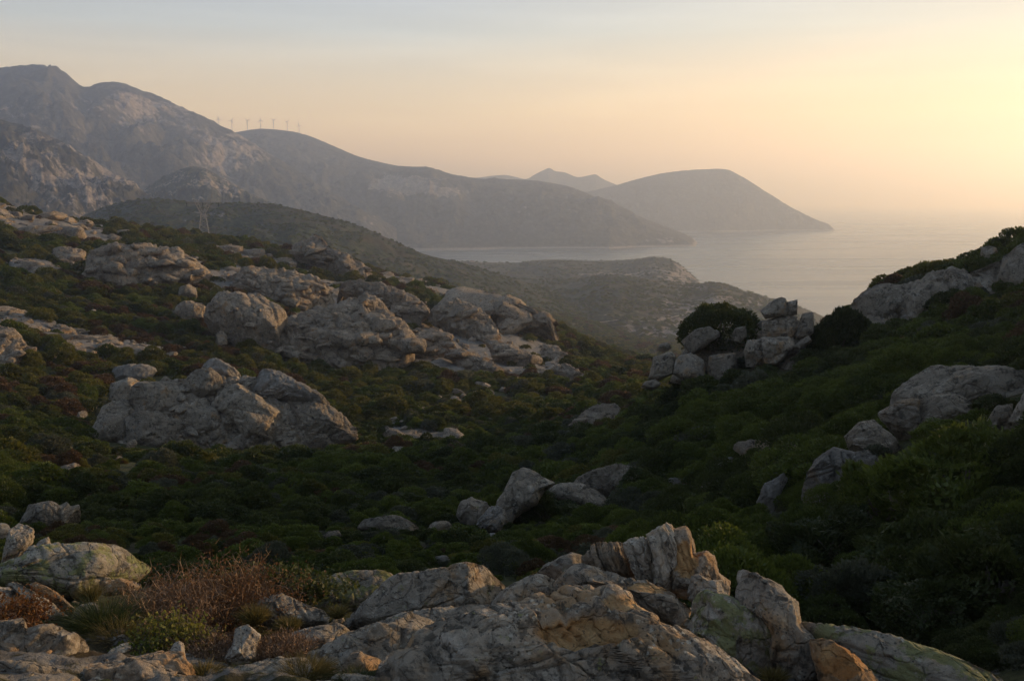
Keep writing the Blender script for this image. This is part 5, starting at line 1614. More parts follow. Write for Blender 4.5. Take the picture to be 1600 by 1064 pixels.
for nm, lab, (px, py), dist, rpx, hk, kind, grp in SPECIAL:
    if dist:
        v = ray(px, py)
        v = v / math.hypot(v[0], v[1]) * dist
        base = Vector((v[0], v[1], float(ground_z(v[0], v[1]))))
        zz = v[2] + CZ
        # crown bottom stays where the photograph shows it
        lift = max(zz - base.z, -0.8) if nm == 'tree' else np.clip(zz - base.z, -0.6, 0.6)
    else:
        base = ground_hit(px, py)
        lift = 0
        dist = math.hypot(base.x, base.y)
    rad = rpx / F * dist
    root = empty(nm, (base.x, base.y, base.z + min(lift, 0) - 0.05))
    tag(root, lab, nm, grp)
    ld = lod_of(dist, rad)
    seed = int(px * 3 + py)
    v, f, t = bush_arrays(seed, 26000 if nm == 'tree' else 13000 if rpx > 45 else 9000, 0.07 if rpx > 45 else 0.085, h=1.0, lobes=52 if rpx > 45 else 30, up=0.55)
    wv = np.stack([fbm(v * 0.9 + seed, 3), fbm(v * 0.9 + seed + 31, 3), fbm(v * 1.1 + seed + 77, 3)], -1)
    v = v * (1 + (0.3 if nm == 'tree' else 0.5) * fbm(v * 1.3 + seed + 5, 3))[:, None] + wv * (0.14 if nm == 'tree' else 0.26)
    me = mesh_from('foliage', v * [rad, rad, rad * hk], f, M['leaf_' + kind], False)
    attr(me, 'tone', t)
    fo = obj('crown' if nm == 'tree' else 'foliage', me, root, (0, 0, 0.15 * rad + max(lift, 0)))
    # trunk and limbs
    tv, tf = [], []
    rs2 = np.random.default_rng(seed)
    hgt = max(lift, 0) + 0.15 * rad
    segs = [((0, 0, -0.3), (rs2.normal() * .05, rs2.normal() * .05, hgt + rad * 0.3), 0.05 * rad + 0.03, 0.035 * rad + 0.02)]
    top = segs[0][1]
    for k in range(7):
        a = rs2.uniform(0, 2 * np.pi)
        ee = rs2.uniform(0.3, 1.1)
        ln = rad * rs2.uniform(0.5, 0.75)
        s0 = (top[0] * .6, top[1] * .6, hgt * .6)
        segs.append((s0, (math.cos(a) * math.cos(ee) * ln, math.sin(a) * math.cos(ee) * ln, hgt + math.sin(ee) * ln * hk), 0.03 * rad + 0.01, 0.008 * rad + 0.004))
    for p0, p1, r0, r1 in segs:
        p0, p1 = np.array(p0), np.array(p1)
        ax = (p1 - p0) / np.linalg.norm(p1 - p0)
        s1 = np.cross(ax, [0.3, 0.9, 0.1])
        s1 /= np.linalg.norm(s1)
        s2 = np.cross(ax, s1)
        st = len(tv)
        for c, r_ in ((p0, r0), ((p0 + p1) / 2 + rs2.normal(size=3) * 0.04 * rad, (r0 + r1) / 2), (p1, r1)):
            for j in range(6):
                tv.append(c + (s1 * math.cos(j * math.pi / 3) + s2 * math.sin(j * math.pi / 3)) * r_)
        for q2 in range(2):
            for j in range(6):
                tf.append((st + q2 * 6 + j, st + q2 * 6 + (j + 1) % 6, st + q2 * 6 + 6 + (j + 1) % 6, st + q2 * 6 + 6 + j))
    obj('trunk' if nm == 'tree' else 'stems', mesh_from('stems', tv, tf, M['bark']), root)
    keep = []
    for b in BUSH:
        if (b[0] - base.x) ** 2 + (b[1] - base.y) ** 2 > (rad * 0.85) ** 2:
            keep.append(b)
    BUSH[:] = keep

# ---- the 270 shrubs that show largest are things; the rest is one mass of maquis
inview = [(b[3] / b[5], i) for i, b in enumerate(BUSH) if -20 < b[6] < 1620 and b[7] < 1090]
inview.sort(reverse=True)
# hidden ones (covered by foreground rocks) are passed over: keep those whose top rises over the ledge line
LEDGE = [(-100, 850), (240, 870), (300, 890), (470, 890), (800, 890), (910, 845), (1050, 815), (1120, 860), (1160, 888), (1250, 940), (1400, 990), (1540, 1040), (1700, 1100)]
lx, ly = zip(*LEDGE)
pick = []
for _, i in inview:
    b = BUSH[i]
    _, ty = project(np.array([b[0], b[1], b[2] + b[3] * 0.5]))
    if ty < np.interp(b[6], lx, ly) - 4:
        pick.append(i)
    if len(pick) >= 270:
        break
picked = set(pick)
entries = []
for i in pick:
    b = BUSH[i]
    best = min(LAND, key=lambda l: (l[0] - b[6]) ** 2 + ((l[1] - b[7]) * 1.3) ** 2)
    dx, dy = b[6] - best[0], b[7] - best[1]
    rel = ('right of' if dx > 0 else 'left of') if abs(dx) > 1.2 * abs(dy) else ('below' if dy > 0 else 'above')
    entries.append((i, KWORD[b[4]], rel, best[2], dx * dx + dy * dy))
cnt = {}
for e in sorted(entries, key=lambda e: e[4]):
    key = e[1:4]
    n = cnt.get(key, 0)
    cnt[key] = n + 1
    i, kw, rel, lm, _ = e
    b = BUSH[i]
    o = bpy.data.objects.new('shrub', random.choice(LODM[lod_of(b[5], b[3]), b[4]]))
    COL.objects.link(o)
    o.location = (b[0], b[1], b[2] - 0.06 * b[3])
    o.rotation_euler = (0, 0, random.uniform(0, 6.28))
    o.scale = (b[3] * random.uniform(.9, 1.2), b[3] * random.uniform(.9, 1.2), b[3] * random.uniform(.75, 1.1))
    nth = ORD[n] if n < len(ORD) else 'far '
    lab = f'{kw} rounded shrub, {nth + "one " if nth else "nearest one "}{rel} {lm}'
    tag(o, lab, 'shrub', 'maquis shrubs in the valley scrub')

# ---- loose boulders lying about the slopes
cand = []
for r0, r1, a0, a1, n in ((125, 260, -30, 8, 520), (250, 450, -30, 2, 420), (45, 120, -28, 24, 70)):
    az = rs.uniform(a0, a1, n)
    r = np.sqrt(rs.uniform(r0 ** 2, r1 ** 2, n))
    x, y = r * np.sin(np.radians(az)), r * np.cos(np.radians(az))
    z = ground_z(x, y)
    px, py = project(np.stack([x, y, z], -1))
    nz = fbm(np.stack([x, y, np.zeros(n)], -1) / 18.0 + 31, 4)
    sz = rs.uniform(0.35, 0.8, n) * (1 + 1.4 * rs.random(n) ** 4) * (0.8 if r0 < 100 else 1)
    ok = visible(x, y, z + sz * 0.8) & (px > 0) & (px < 1600) & ((nz > 0.05) | (rs.random(n) < 0.3))
    for k in np.where(ok)[0]:
        cand.append((sz[k] / r[k] * F, x[k], y[k], z[k], sz[k], px[k], py[k]))
cand.sort(reverse=True)
ent = []
for c_ in cand[:190]:
    best = min(LAND, key=lambda l: (l[0] - c_[5]) ** 2 + ((l[1] - c_[6]) * 1.3) ** 2)
    dx, dy = c_[5] - best[0], c_[6] - best[1]
    rel = ('right of' if dx > 0 else 'left of') if abs(dx) > 1.2 * abs(dy) else ('below' if dy > 0 else 'above')
    ent.append((dx * dx + dy * dy, rel, best[2], c_))
cnt = {}
for _, rel, lm, c_ in sorted(ent, key=lambda e: e[0]):
    n = cnt.get((rel, lm), 0)
    cnt[rel, lm] = n + 1
    o = bpy.data.objects.new('boulder', random.choice(PROTO))
    COL.objects.link(o)
    sz = c_[4]
    o.location = (c_[1], c_[2], c_[3] + 0.25 * sz)
    o.rotation_euler = (random.uniform(-.4, .4), random.uniform(-.4, .4), random.uniform(0, 6.28))
    o.scale = (sz * random.uniform(.9, 1.4), sz * random.uniform(.8, 1.2), sz * random.uniform(.8, 1.2))
    nth = ORD[n] if n < len(ORD) else 'far '
    tag(o, f'small loose grey boulder in scrub, {nth + "one " if nth else "nearest one "}{rel} {lm}', 'boulder', 'loose boulders on the slopes')
    BUSH[:] = [b for b in BUSH if (b[0] - c_[1]) ** 2 + (b[1] - c_[2]) ** 2 > (0.8 * sz + 0.5 * b[3]) ** 2] if False else BUSH

# the same scrub goes on over the slopes beside and beyond the view
scatter(13, 110, 32, 62, 1.2, (0.6, 1.3), near_kind, lambda px, py, x, y: np.full(len(x), 0.97), 21, seen=False)
scatter(26, 60, -60, -32, 1.2, (0.5, 1.1), near_kind, lambda px, py, x, y: np.full(len(x), 0.95), 22, seen=False)
scatter(105, 520, 2, 50, 3.4, (1.1, 2.2), hill_kind, lambda px, py, x, y: np.full(len(x), 0.9), 23, seen=False)

# the mass: points carrying which mesh, how big, how turned
protocol = bpy.data.collections.new('shrub_sources')
flat = []
index = {}
for (ld, kind), L in LODM.items():
    for k, me in enumerate(L):
        index[ld, kind, k] = len(flat)
        o = bpy.data.objects.new('src_%03d' % len(flat), me)
        protocol.objects.link(o)
        flat.append(o)
rest = [b for i, b in enumerate(BUSH) if i not in picked]
pv = np.array([(b[0], b[1], b[2] - 0.06 * b[3]) for b in rest])
pid, psc, prot = [], [], []
for b in rest:
    ld = lod_of(b[5], b[3])
    pid.append(index[ld, b[4], random.randrange(len(LODM[ld, b[4]]))])
    psc.append((b[3] * random.uniform(.9, 1.2), b[3] * random.uniform(.9, 1.2), b[3] * random.uniform(.75, 1.1)))
    prot.append((0, 0, random.uniform(0, 6.28)))
pm = bpy.data.meshes.new('maquis')
pm.vertices.add(len(pv))
pm.vertices.foreach_set('co', pv.astype(np.float32).ravel())
a = pm.attributes.new('pid', 'INT', 'POINT')
a.data.foreach_set('value', np.array(pid, np.int32))
a = pm.attributes.new('psc', 'FLOAT_VECTOR', 'POINT')
a.data.foreach_set('vector', np.array(psc, np.float32).ravel())
a = pm.attributes.new('prot', 'FLOAT_VECTOR', 'POINT')
a.data.foreach_set('vector', np.array(prot, np.float32).ravel())
mo = tag(obj('maquis', pm), 'dense low maquis scrub covering the valley and slopes', kind='stuff')
ng = bpy.data.node_groups.new('maquis', 'GeometryNodeTree')
ng.interface.new_socket('Geometry', in_out='INPUT', socket_type='NodeSocketGeometry')
ng.interface.new_socket('Geometry', in_out='OUTPUT', socket_type='NodeSocketGeometry')
gi = ng.nodes.new('NodeGroupInput')
go = ng.nodes.new('NodeGroupOutput')
ip = ng.nodes.new('GeometryNodeInstanceOnPoints')
ci = ng.nodes.new('GeometryNodeCollectionInfo')
ci.inputs['Collection'].default_value = protocol
ci.inputs['Separate Children'].default_value = True
ci.inputs['Reset Children'].default_value = True


def named(nm, typ):
    n = ng.nodes.new('GeometryNodeInputNamedAttribute')
    n.data_type = typ
    n.inputs['Name'].default_value = nm
    return n.outputs[0]


ng.links.new(gi.outputs[0], ip.inputs['Points'])
ng.links.new(ci.outputs[0], ip.inputs['Instance'])
ip.inputs['Pick Instance'].default_value = True
ng.links.new(named('pid', 'INT'), ip.inputs['Instance Index'])
e2r = ng.nodes.new('FunctionNodeEulerToRotation')
ng.links.new(named('prot', 'FLOAT_VECTOR'), e2r.inputs[0])
ng.links.new(e2r.outputs[0], ip.inputs['Rotation'])
ng.links.new(named('psc', 'FLOAT_VECTOR'), ip.inputs['Scale'])
ng.links.new(ip.outputs[0], go.inputs[0])
mo.modifiers.new('maquis', 'NODES').node_group = ng
print('maquis', len(rest), time.time() - T0)

# ---------------------------------------------------------------- plants among the foreground rocks
def spot(px, py, dist):
    v = ray(px, py)
    v = v / math.hypot(v[0], v[1]) * dist
    return Vector((v[0], v[1], v[2] + CZ))


def ribbons(n, seed, rad, hgt, lean, wid, segs=4, curl=0.5, base_r=0.5, wob=0.0):
    """thin tapering blades or twigs fanning from a tuft"""
    rs = np.random.default_rng(seed)
    a = rs.uniform(0, 2 * np.pi, n)
    b0 = base_r * rad * np.sqrt(rs.random(n))
    P = np.stack([np.cos(a) * b0, np.sin(a) * b0, np.zeros(n)], -1)
    dirs = np.stack([np.cos(a) * lean * rs.random(n), np.sin(a) * lean * rs.random(n), np.ones(n)], -1) + rs.normal(size=(n, 3)) * [lean * .4, lean * .4, 0]
    dirs /= np.linalg.norm(dirs, axis=1)[:, None]
    L = hgt * rs.uniform(0.55, 1.1, n)
    side = np.cross(dirs, rs.normal(size=(n, 3)))
    side /= np.linalg.norm(side, axis=1)[:, None]
    V, Fc, T = [], [], []
    tone = rs.random(n)
    cur = P.copy()
    dcur = dirs.copy()
    rows = []
    for s_ in range(segs + 1):
        w = wid * (1 - 0.85 * s_ / segs)
        rows.append(np.stack([cur - side * w, cur + side * w], 1))
        cur = cur + dcur * (L / segs)[:, None]
        dcur = dcur + np.stack([np.cos(a), np.sin(a), -np.ones(n)], -1) * curl / segs + rs.normal(size=(n, 3)) * wob
        dcur /= np.linalg.norm(dcur, axis=1)[:, None]
    A = np.stack(rows, 1)                       # n, segs+1, 2, 3
    v = A.reshape(-1, 3)
    b = np.arange(n)[:, None] * (segs + 1) * 2 + np.arange(segs)[None] * 2
    f = np.stack([b, b + 1, b + 3, b + 2], -1).reshape(-1, 4)
    return v, f, np.repeat(tone, (segs + 1) * 2), A[:, :, 0].reshape(n, segs + 1, 3)


def grass(name, label, cat, px, py, dist, rad, hgt, n, mat, lean=0.7, curl=0.5, wid=0.004, seed=1, group=None):
    g = spot(px, py, dist)
    v, f, t, _ = ribbons(n, seed, rad, hgt, lean, wid, curl=curl)
    me = mesh_from(name, v, f, M[mat], False)
    attr(me, 'tone', t)
    o = obj(name, me, None, g)
    return tag(o, label, cat, group)


def twiggy(name, label, px, py, dist, rad, hgt, n, twig_mat, leaf_mat, nleaf, leaf, seed, squash=1.0, cat='bush', lean=0.9, wid=0.004):
    g = spot(px, py, dist)
    root = empty(name, g)
    tag(root, label, cat)
    v, f, t, A = ribbons(n, seed, rad, hgt, lean, wid, segs=5, curl=0.35, base_r=0.55, wob=0.22)
    v[:, 0] *= squash
    # side twigs
    rs = np.random.default_rng(seed + 1)
    m = n * 4
    k = rs.integers(0, n, m)
    sg = rs.integers(2, 5, m)
    u = rs.random(m)[:, None]
    P = A[k, sg] * (1 - u) + A[k, sg + 1] * u
    P[:, 0] *= squash
    D = rs.normal(size=(m, 3)) + [0, 0, 0.7]
    D /= np.linalg.norm(D, axis=1)[:, None]
    N = rs.normal(size=(m, 3))
    v2, f2, t2 = leaf_quads(P, D, np.cross(D, N), hgt * rs.uniform(0.15, 0.4, m), np.full(m, wid * 0.6), rs.random(m))
    me = mesh_from('twigs', np.concatenate([v, v2]), np.concatenate([f, f2 + len(v)]), M[twig_mat], False)
    attr(me, 'tone', np.concatenate([t, t2]))
    obj('twigs', me, root)
    if nleaf:
        k = rs.integers(0, n, nleaf)
        sg = rs.integers(2, 5, nleaf)
        u = rs.random(nleaf)[:, None]
        P = A[k, sg] * (1 - u) + A[k, sg + 1] * u + rs.normal(size=(nleaf, 3)) * hgt * 0.09
        P[:, 0] *= squash
        D = rs.normal(size=(nleaf, 3)) + [0, 0, 0.5]
        D /= np.linalg.norm(D, axis=1)[:, None]
        N = rs.normal(size=(nleaf, 3))
        v3, f3, t3 = leaf_quads(P, D, np.cross(D, N), leaf * rs.uniform(.6, 1.3, nleaf), leaf * 0.3 * rs.uniform(.7, 1.3, nleaf), rs.random(nleaf))
        me = mesh_from('leaves', v3, f3, M[leaf_mat], False)
        attr(me, 'tone', t3)
        obj('leaves', me, root)
    return root


twiggy('dry_bush', 'large dry reddish brown bush in the middle of the left foreground', 345, 975, 8.6, 0.46, 0.56, 420, 'twig', 'leaf_dry', 6500, 0.03, 301, 1.15)
twiggy('dry_bush', 'tangled grey-brown dead bush between the grass tuft and the reddish bush', 262, 990, 8.2, 0.36, 0.46, 360, 'twig', 'twig', 1500, 0.025, 302, 1.0)
twiggy('green_bush', 'fresh green bush behind the right end of the dry reddish bush', 440, 938, 9.0, 0.30, 0.32, 160, 'bark', 'blade', 3600, 0.055, 303, 1.3)
twiggy('yellow_bush', 'small bright yellow-green spiky bush in front of the dry bushes', 262, 1022, 7.4, 0.20, 0.30, 110, 'bark', 'leaf_yellow', 1900, 0.035, 304, 1.1)
twiggy('yellow_bush', 'low green trailing bush at the foot of the yellow-green bush', 222, 1032, 7.2, 0.16, 0.12, 70, 'bark', 'leaf_green', 1000, 0.03, 305, 1.2)
twiggy('fire_bush', 'orange and red leaved bush at the left edge under the leaning slabs', 12, 985, 8.1, 0.26, 0.30, 110, 'twig', 'leaf_fire', 1900, 0.032, 306, 1.1)
twiggy('dead_brush', 'dark low dead brush around the upright grey stone', 330, 1030, 7.1, 0.36, 0.17, 420, 'twig', 'twig', 900, 0.02, 307, 1.2)
twiggy('dead_brush', 'dark dead twigs right of the upright grey stone', 440, 1022, 7.0, 0.26, 0.16, 330, 'twig', 'twig', 600, 0.02, 308, 1.1)
grass('grass_tuft', 'large olive green grass tuft under the lichen boulder', 'grass tuft', 165, 996, 8.0, 0.30, 0.36, 2600, 'blade', lean=1.2, curl=0.7, wid=0.0030, seed=311)
grass('grass_tuft', 'browner grass tuft at the right foot of the olive green tuft', 'grass tuft', 186, 1012, 7.7, 0.20, 0.25, 1500, 'grass', lean=1.2, curl=0.7, wid=0.0030, seed=312)
grass('grass_tuft', 'round tuft of yellowish grass at the bottom edge left of centre', 'grass tuft', 475, 1068, 6.0, 0.24, 0.20, 2600, 'grass', lean=1.4, curl=0.8, wid=0.0026, seed=313)
grass('grass_tuft', 'second yellowish tuft behind the upright grey stone at the bottom edge', 'grass tuft', 440, 1066, 6.3, 0.18, 0.15, 1300, 'blade', lean=1.4, curl=0.8, wid=0.0026, seed=314)
grass('grass_tuft', 'straw coloured grass at the foot of the ribbed rock', 'grass tuft', 398, 972, 7.9, 0.12, 0.16, 700, 'grass', lean=0.9, seed=315)
grass('grass_tuft', 'straw coloured grass along the front of the ribbed rock', 'grass tuft', 450, 982, 7.7, 0.14, 0.10, 700, 'grass', lean=1.0, seed=316)
grass('grass_tuft', 'pale dry grass sprouting at the base of the lichen boulder', 'grass tuft', 142, 938, 9.4, 0.10, 0.17, 420, 'grass', lean=0.7, seed=317)
grass('grass_tuft', 'dry grass in the cleft below the tall slanting block', 'grass tuft', 1208, 1066, 5.9, 0.09, 0.10, 500, 'grass', lean=0.9, seed=318)
grass('grass_tuft', 'dry grass in the gap at the right end of the ribbed rock', 'grass tuft', 528, 964, 8.0, 0.08, 0.12, 400, 'grass', lean=0.9, seed=319)
for (px, py, dist, lab, sd_) in [(822, 925, 9.2, 'dry grass in the dip between the whaleback rock and the jagged crest', 320), (845, 912, 9.8, 'olive grass behind the dip left of the jagged crest', 321), (668, 1002, 6.9, 'wisp of dry grass in the cleft left of the largest rock', 322),
                              (318, 1062, 6.2, 'dry grass at the bottom edge right of the warm brown ledge', 323), (380, 1068, 6.1, 'thin dry grass at the bottom edge below the upright grey stone', 324), (215, 960, 8.6, 'dry grass tuft behind the tangled dead bush', 325), (560, 1075, 5.6, 'dry grass at the bottom edge against the blotchy shoulder rock', 326)]:
    grass('grass_tuft', lab, 'grass tuft', px, py, dist, 0.15, 0.13, 800, 'grass' if sd_ % 2 else 'blade', lean=1.1, curl=0.7, wid=0.003, seed=sd_)

# ---------------------------------------------------------------- masts, turbines, pylons, buildings, boat
def tube(segs, n=6):
    v, f = [], []
    for p0, p1, r0, r1 in segs:
        p0, p1 = np.array(p0, float), np.array(p1, float)
        ax = (p1 - p0) / (np.linalg.norm(p1 - p0) + 1e-9)
        s1 = np.cross(ax, [0.31, 0.2, 0.93] if abs(ax[2]) < 0.9 else [1, 0, 0])
        s1 /= np.linalg.norm(s1)
        s2 = np.cross(ax, s1)
        st = len(v)
        for c, r_ in ((p0, r0), (p1, r1)):
            for j in range(n):
                a = 2 * math.pi * j / n
                v.append(c + (s1 * math.cos(a) + s2 * math.sin(a)) * r_)
        for j in range(n):
            f.append((st + j, st + (j + 1) % n, st + n + (j + 1) % n, st + n + j))
    return v, f


def box(c, s):
    c, s = np.array(c, float), np.array(s, float) / 2
    v = [c + s * [x, y, z] for x in (-1, 1) for y in (-1, 1) for z in (-1, 1)]
    f = [(0, 1, 3, 2), (4, 6, 7, 5), (0, 4, 5, 1), (2, 3, 7, 6), (0, 2, 6, 4), (1, 5, 7, 3)]
    return v, f


def boxes(lst):
    V, Fc = [], []
    for c, s_ in lst:
        v, f = box(c, s_)
        Fc += [tuple(i + len(V) for i in q_) for q_ in f]
        V += v
    return V, Fc


# wind turbines on the far ridge
TB = [(342, 197.5, 186.5, 100), (362.6, 203, 189.5, 60), (387, 203.8, 189.2, 20), (407.6, 202, 188.5, 95), (427.6, 203.2, 188.5, 25), (449, 206, 191, 38), (467.5, 209.5, 196.5, 100)]
TW = ['half hidden wind turbine behind the high mountain shoulder, only its rotor showing', 'wind turbine standing partly behind the mountain shoulder, second from the left', 'third wind turbine from the left on the far ridge',
      'wind turbine on the highest point of the ridge, middle of the row', 'wind turbine just right of the ridge top', 'wind turbine second from the right end of the row', 'last wind turbine at the right end of the ridge']
hub_me = mesh_from('hub', *tube([((0, 0, 0), (0, -2.5, 0), 1.6, 0.9)], 8), M['turbine'])
for (px, by, hy, rot), lab in zip(TB, TW):
    D = 5450
    g = spot(px, by, D)
    hp = spot(px, hy, D)
    H = hp.z - g.z
    bl = 6.0 / F * D
    root = empty('wind_turbine', g - Vector((0, 0, 6)))
    tag(root, lab, 'wind turbine', 'wind turbines along the far ridge')
    obj('tower', mesh_from('tower', *tube([((0, 0, 0), (0, 0, H + 6), 2.0, 1.2)], 10), M['turbine']), root)
    obj('nacelle', mesh_from('nacelle', *box((0, 1.5, H + 6.6), (2.6, 7, 2.8)), M['turbine']), root)
    hb = obj('hub', hub_me, root, (0, -2.2, H + 6.6))
    for k in range(3):
        a = R(rot + 120 * k)
        ca, sa_ = math.cos(a), math.sin(a)
        v = []
        for tt, w in ((0, 0.9), (0.15, 1.5), (0.55, 1.0), (1.0, 0.25)):
            for sg, th_ in ((-1, -0.25), (1, -0.25), (1, 0.25), (-1, 0.25)):
                x0, z0 = tt * bl, sg * w
                v.append((x0 * ca - z0 * sa_, -3.2 + th_, x0 * sa_ + z0 * ca + H + 6.6))
        f = [(i * 4 + j, i * 4 + (j + 1) % 4, i * 4 + 4 + (j + 1) % 4, i * 4 + 4 + j) for i in range(3) for j in range(4)] + [(0, 1, 2, 3), (12, 13, 14, 15)]
        obj('blade', mesh_from('blade', v, f, M['turbine'], False), root)


def pylon(label, px, by, ty, dist, thick):
    g = spot(px, by, dist)
    Hh = spot(px, ty, dist).z - g.z
    root = empty('power_pylon', g)
    tag(root, label, 'pylon')
    b, w, zt = 0.13 * Hh, 0.05 * Hh, 0.55 * Hh
    legs = []
    for sx in (-1, 1):
        for sy in (-1, 1):
            p0, p1 = (sx * b, sy * b, -1), (sx * w, sy * w, zt)
            obj('leg', mesh_from('leg', *tube([(p0, p1, thick, thick)], 5), M['steel']), root)
            legs.append((np.array(p0), np.array(p1)))
    br = []
    for i, j in ((0, 1), (2, 3), (0, 2), (1, 3)):
        n = 5
        for k in range(n):
            a0, a1 = k / n, (k + 1) / n
            pi0, pi1 = legs[i][0] * (1 - a0) + legs[i][1] * a0, legs[i][0] * (1 - a1) + legs[i][1] * a1
            pj0, pj1 = legs[j][0] * (1 - a0) + legs[j][1] * a0, legs[j][0] * (1 - a1) + legs[j][1] * a1
            br += [(pi0, pj1, thick * .5, thick * .5), (pj0, pi1, thick * .5, thick * .5), (pi1, pj1, thick * .5, thick * .5)]
    obj('lattice', mesh_from('lattice', *tube(br, 4), M['steel']), root)
    zc = 0.80 * Hh
    hw = 0.17 * Hh
    for sx in (-1, 1):
        sg = []
        for sy in (-1, 1):
            sg += [((sx * w, sy * w, zt), (sx * hw, sy * w * .6, zc), thick, thick), ((sx * w * .2, sy * w, zt + .04 * Hh), (sx * (hw - .07 * Hh), sy * w * .6, zc), thick * .6, thick * .6)]
            for k in range(3):
                t0, t1 = k / 3, (k + 1) / 3
                A0, A1 = np.array((sx * w, sy * w, zt)), np.array((sx * hw, sy * w * .6, zc))
                B0, B1 = np.array((sx * w * .2, sy * w, zt + .04 * Hh)), np.array((sx * (hw - .07 * Hh), sy * w * .6, zc))
                sg.append((A0 * (1 - t0) + A1 * t0, B0 * (1 - t1) + B1 * t1, thick * .45, thick * .45))
        obj('fork_arm', mesh_from('fork_arm', *tube(sg, 4), M['steel']), root)
        obj('peak', mesh_from('peak', *tube([((sx * hw, 0, zc), (sx * hw * 1.25, 0, Hh), thick, thick * .6), ((sx * (hw - .07 * Hh), 0, zc), (sx * hw * 1.25, 0, Hh), thick * .6, thick * .5)], 4), M['steel']), root)
    ca = []
    aw = 0.36 * Hh
    for sy in (-1, 1):
        ca += [((-aw, 0, zc), (aw, 0, zc), thick, thick), ((-aw, 0, zc), (-hw, sy * w * .6, zc + .05 * Hh), thick * .6, thick * .6), ((aw, 0, zc), (hw, sy * w * .6, zc + .05 * Hh), thick * .6, thick * .6), ((-hw, sy * w * .6, zc + .05 * Hh), (hw, sy * w * .6, zc + .05 * Hh), thick * .7, thick * .7)]
        for k in range(6):
            x0, x1 = -hw + 2 * hw * k / 6, -hw + 2 * hw * (k + 1) / 6
            ca.append(((x0, sy * w * .6, zc + (.05 * Hh if k % 2 else 0)), (x1, sy * w * .6, zc + (0 if k % 2 else .05 * Hh)), thick * .5, thick * .5))
    obj('crossarm', mesh_from('crossarm', *tube(ca, 4), M['steel']), root)
    for x in (-aw * .97, 0, aw * .97):
        obj('insulator', mesh_from('insulator', *tube([((x, 0, zc), (x, 0, zc - .09 * Hh), thick * 1.1, thick * 1.1)], 6), M['glass']), root)
    root.rotation_euler = (0, 0, R(12))
    return root


pylon('lattice power pylon with a forked top standing on the left hillside skyline', 319, 372, 303, 480, 0.11)
pylon('tiny lattice pylon standing just behind the descending ridge', 752, 466, 449, 560, 0.12)

# signal station on the headland top
g = spot(1113, 268, 6600)
root = empty('signal_station', g)
tag(root, 'tiny signal station with a mast on top of the far headland', 'building')
obj('wall', mesh_from('wall', *boxes([((-10, 0, 3), (14, 9, 12)), ((6, 0, 5), (14, 10, 16))]), M['plaster'], False), root)
obj('roof', mesh_from('roof', *boxes([((-10, 0, 9.6), (15, 10, 1.0)), ((6, 0, 13.6), (15, 11, 1.0))]), M['tile'], False), root)
for x in (-13, -7, 3, 9):
    obj('window', mesh_from('window', *box((x, -5.1, 6), (2, 0.4, 3)), M['glass'], False), root)
obj('mast', mesh_from('mast', *tube([((9, 0, 13), (9, 0, 26), 1.0, 0.5)], 6), M['steel']), root)

# a white cottage on the coastal hill, a speck in the photograph
g = spot(738, 412, 2280)
g.z = max(g.z, 20)
root = empty('cottage', g)
tag(root, 'white speck of a cottage on the scrub hill above the bay', 'house')
obj('wall', mesh_from('wall', *box((0, 0, 1.5), (9, 6, 6)), M['plaster'], False), root)
rv_ = [(-5, -3.5, 4.5), (5, -3.5, 4.5), (5, 3.5, 4.5), (-5, 3.5, 4.5), (-5, 0, 6.8), (5, 0, 6.8)]
rm = bpy.data.meshes.new('roof')
rm.from_pydata(rv_, [], [(0, 1, 5, 4), (2, 3, 4, 5), (1, 2, 5), (3, 0, 4), (0, 3, 2, 1)])
rm.materials.append(M['tile'])
obj('roof', rm, root)

# a boat far out on the bright water
v_ = ray(1532, 347)
kz = -CZ / v_[2]
root = empty('boat', (v_[0] * kz, v_[1] * kz, 0))
tag(root, 'tiny dark boat alone on the bright sea at the far right', 'boat')
hv = []
for x, w, z0, z1 in ((-14, 2.4, -.5, 2.2), (-6, 3.4, -.8, 2.0), (6, 3.2, -.8, 2.3), (15, .2, -.2, 3.4)):
    hv += [(x, -w, z1), (x, -w * .6, z0), (x, w * .6, z0), (x, w, z1)]
hf = [(i * 4 + j, i * 4 + j + 1, i * 4 + 5 + j, i * 4 + 4 + j) for i in range(3) for j in range(3)] + [(0, 3, 2, 1), (12, 13, 14, 15), (0, 4, 7, 3), (4, 8, 11, 7), (8, 12, 15, 11)]
obj('hull', mesh_from('hull', hv, hf, M['hull'], False), root)
obj('cabin', mesh_from('cabin', *boxes([((-3, 0, 3.6), (9, 4.2, 3.2)), ((-2, 0, 5.9), (5, 3.4, 1.6))]), M['plaster'], False), root)
obj('mast', mesh_from('mast', *tube([((1, 0, 5), (1, 0, 11), .2, .12)], 5), M['steel']), root)

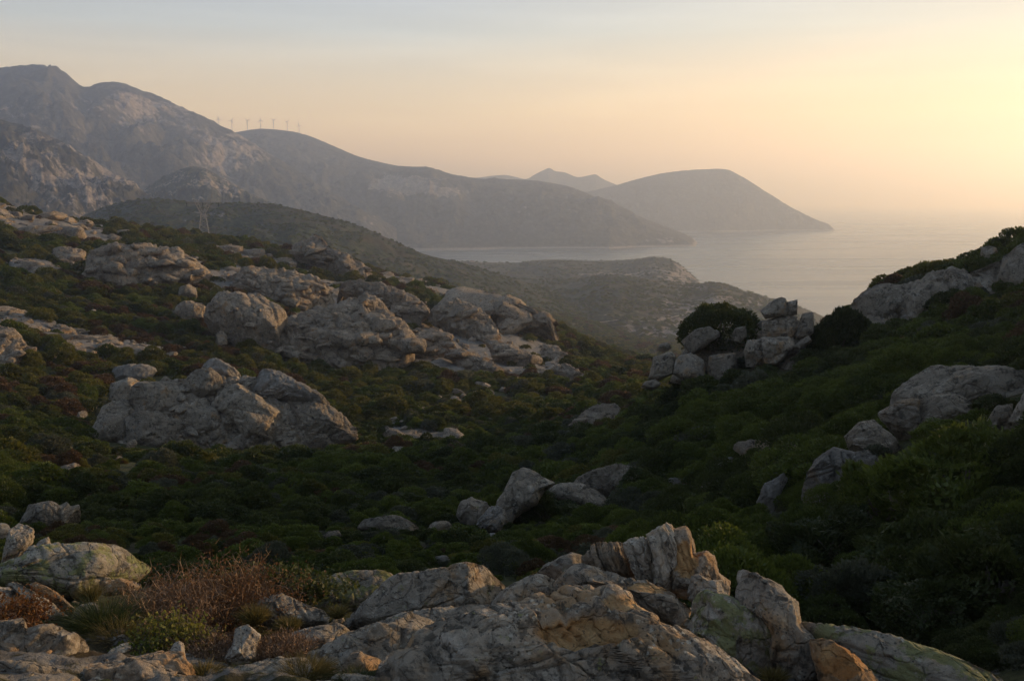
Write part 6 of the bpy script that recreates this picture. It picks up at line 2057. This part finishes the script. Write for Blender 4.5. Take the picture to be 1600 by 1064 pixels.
# dirt track across the slope below the coast
def track(pts, hint, w):
    """ribbon of bare earth laid on whichever hill it crosses"""
    bpy.context.view_layer.update()
    dg = bpy.context.evaluated_depsgraph_get()
    P = catmull(np.array([(x, y, 0) for x, y in pts], float), 60)
    V = []
    for x, y, _ in P:
        d = Vector(ray(x, y)).normalized()
        org = Vector((0, 0, CZ)) + d * hint
        ok, loc, nrm, _, ob, _ = scene.ray_cast(dg, org, d, distance=3000)
        if ok and ob.get('kind') == 'structure' and ob.name != 'sea':
            V.append(loc)
    if len(V) < 4:
        return
    L, Rr = [], []
    for i, p in enumerate(V):
        t = (V[min(i + 1, len(V) - 1)] - V[max(i - 1, 0)])
        t.z = 0
        t.normalize()
        nrm = Vector((-t.y, t.x, 0)) * w
        L.append(p + nrm + Vector((0, 0, 0.5)))
        Rr.append(p - nrm + Vector((0, 0, 0.5)))
    v = np.array([list(p) for p in L + Rr])
    n = len(V)
    f = [(i, i + 1, n + i + 1, n + i) for i in range(n - 1)]
    s = NT('bare_earth')
    m = s.finish(s.mix(s.noise(0.2, 5), (0.26, 0.21, 0.155), (0.38, 0.32, 0.25)), 0.95)
    tag(obj('dirt_track', mesh_from('dirt_track', v, f, m)), kind='structure')


track([(1000, 503), (1030, 500), (1060, 494), (1085, 489)], 560, 2.2)
track([(872, 505), (900, 507), (940, 504), (968, 500)], 560, 2.2)

# ---------------------------------------------------------------- evening haze
hz = bpy.data.materials.new('haze')
hz.use_nodes = True
ht = hz.node_tree
ht.nodes.remove(ht.nodes['Principled BSDF'])
pv_ = ht.nodes.new('ShaderNodeVolumePrincipled')
pv_.inputs['Density'].default_value = 1.8e-4
pv_.inputs['Absorption Color'].default_value = (1, 1, 1, 1)
pv_.inputs['Color'].default_value = (0.64, 0.76, 1.0, 1)
pv_.inputs['Anisotropy'].default_value = 0.55
ht.links.new(pv_.outputs[0], ht.nodes['Material Output'].inputs['Volume'])
HB = 72000.0
hv, hf = box((0, 0, (930 - 32) / 2), (2 * HB, 2 * HB, 930 + 32))
haze = tag(obj('haze', mesh_from('haze', hv, hf, hz, False)), 'pale evening haze over the bay and mountains', kind='stuff')
print('done', time.time() - T0, 'tris', sum(len(o.data.loops) - 2 * len(o.data.polygons) for o in scene.objects if o.type == 'MESH'))
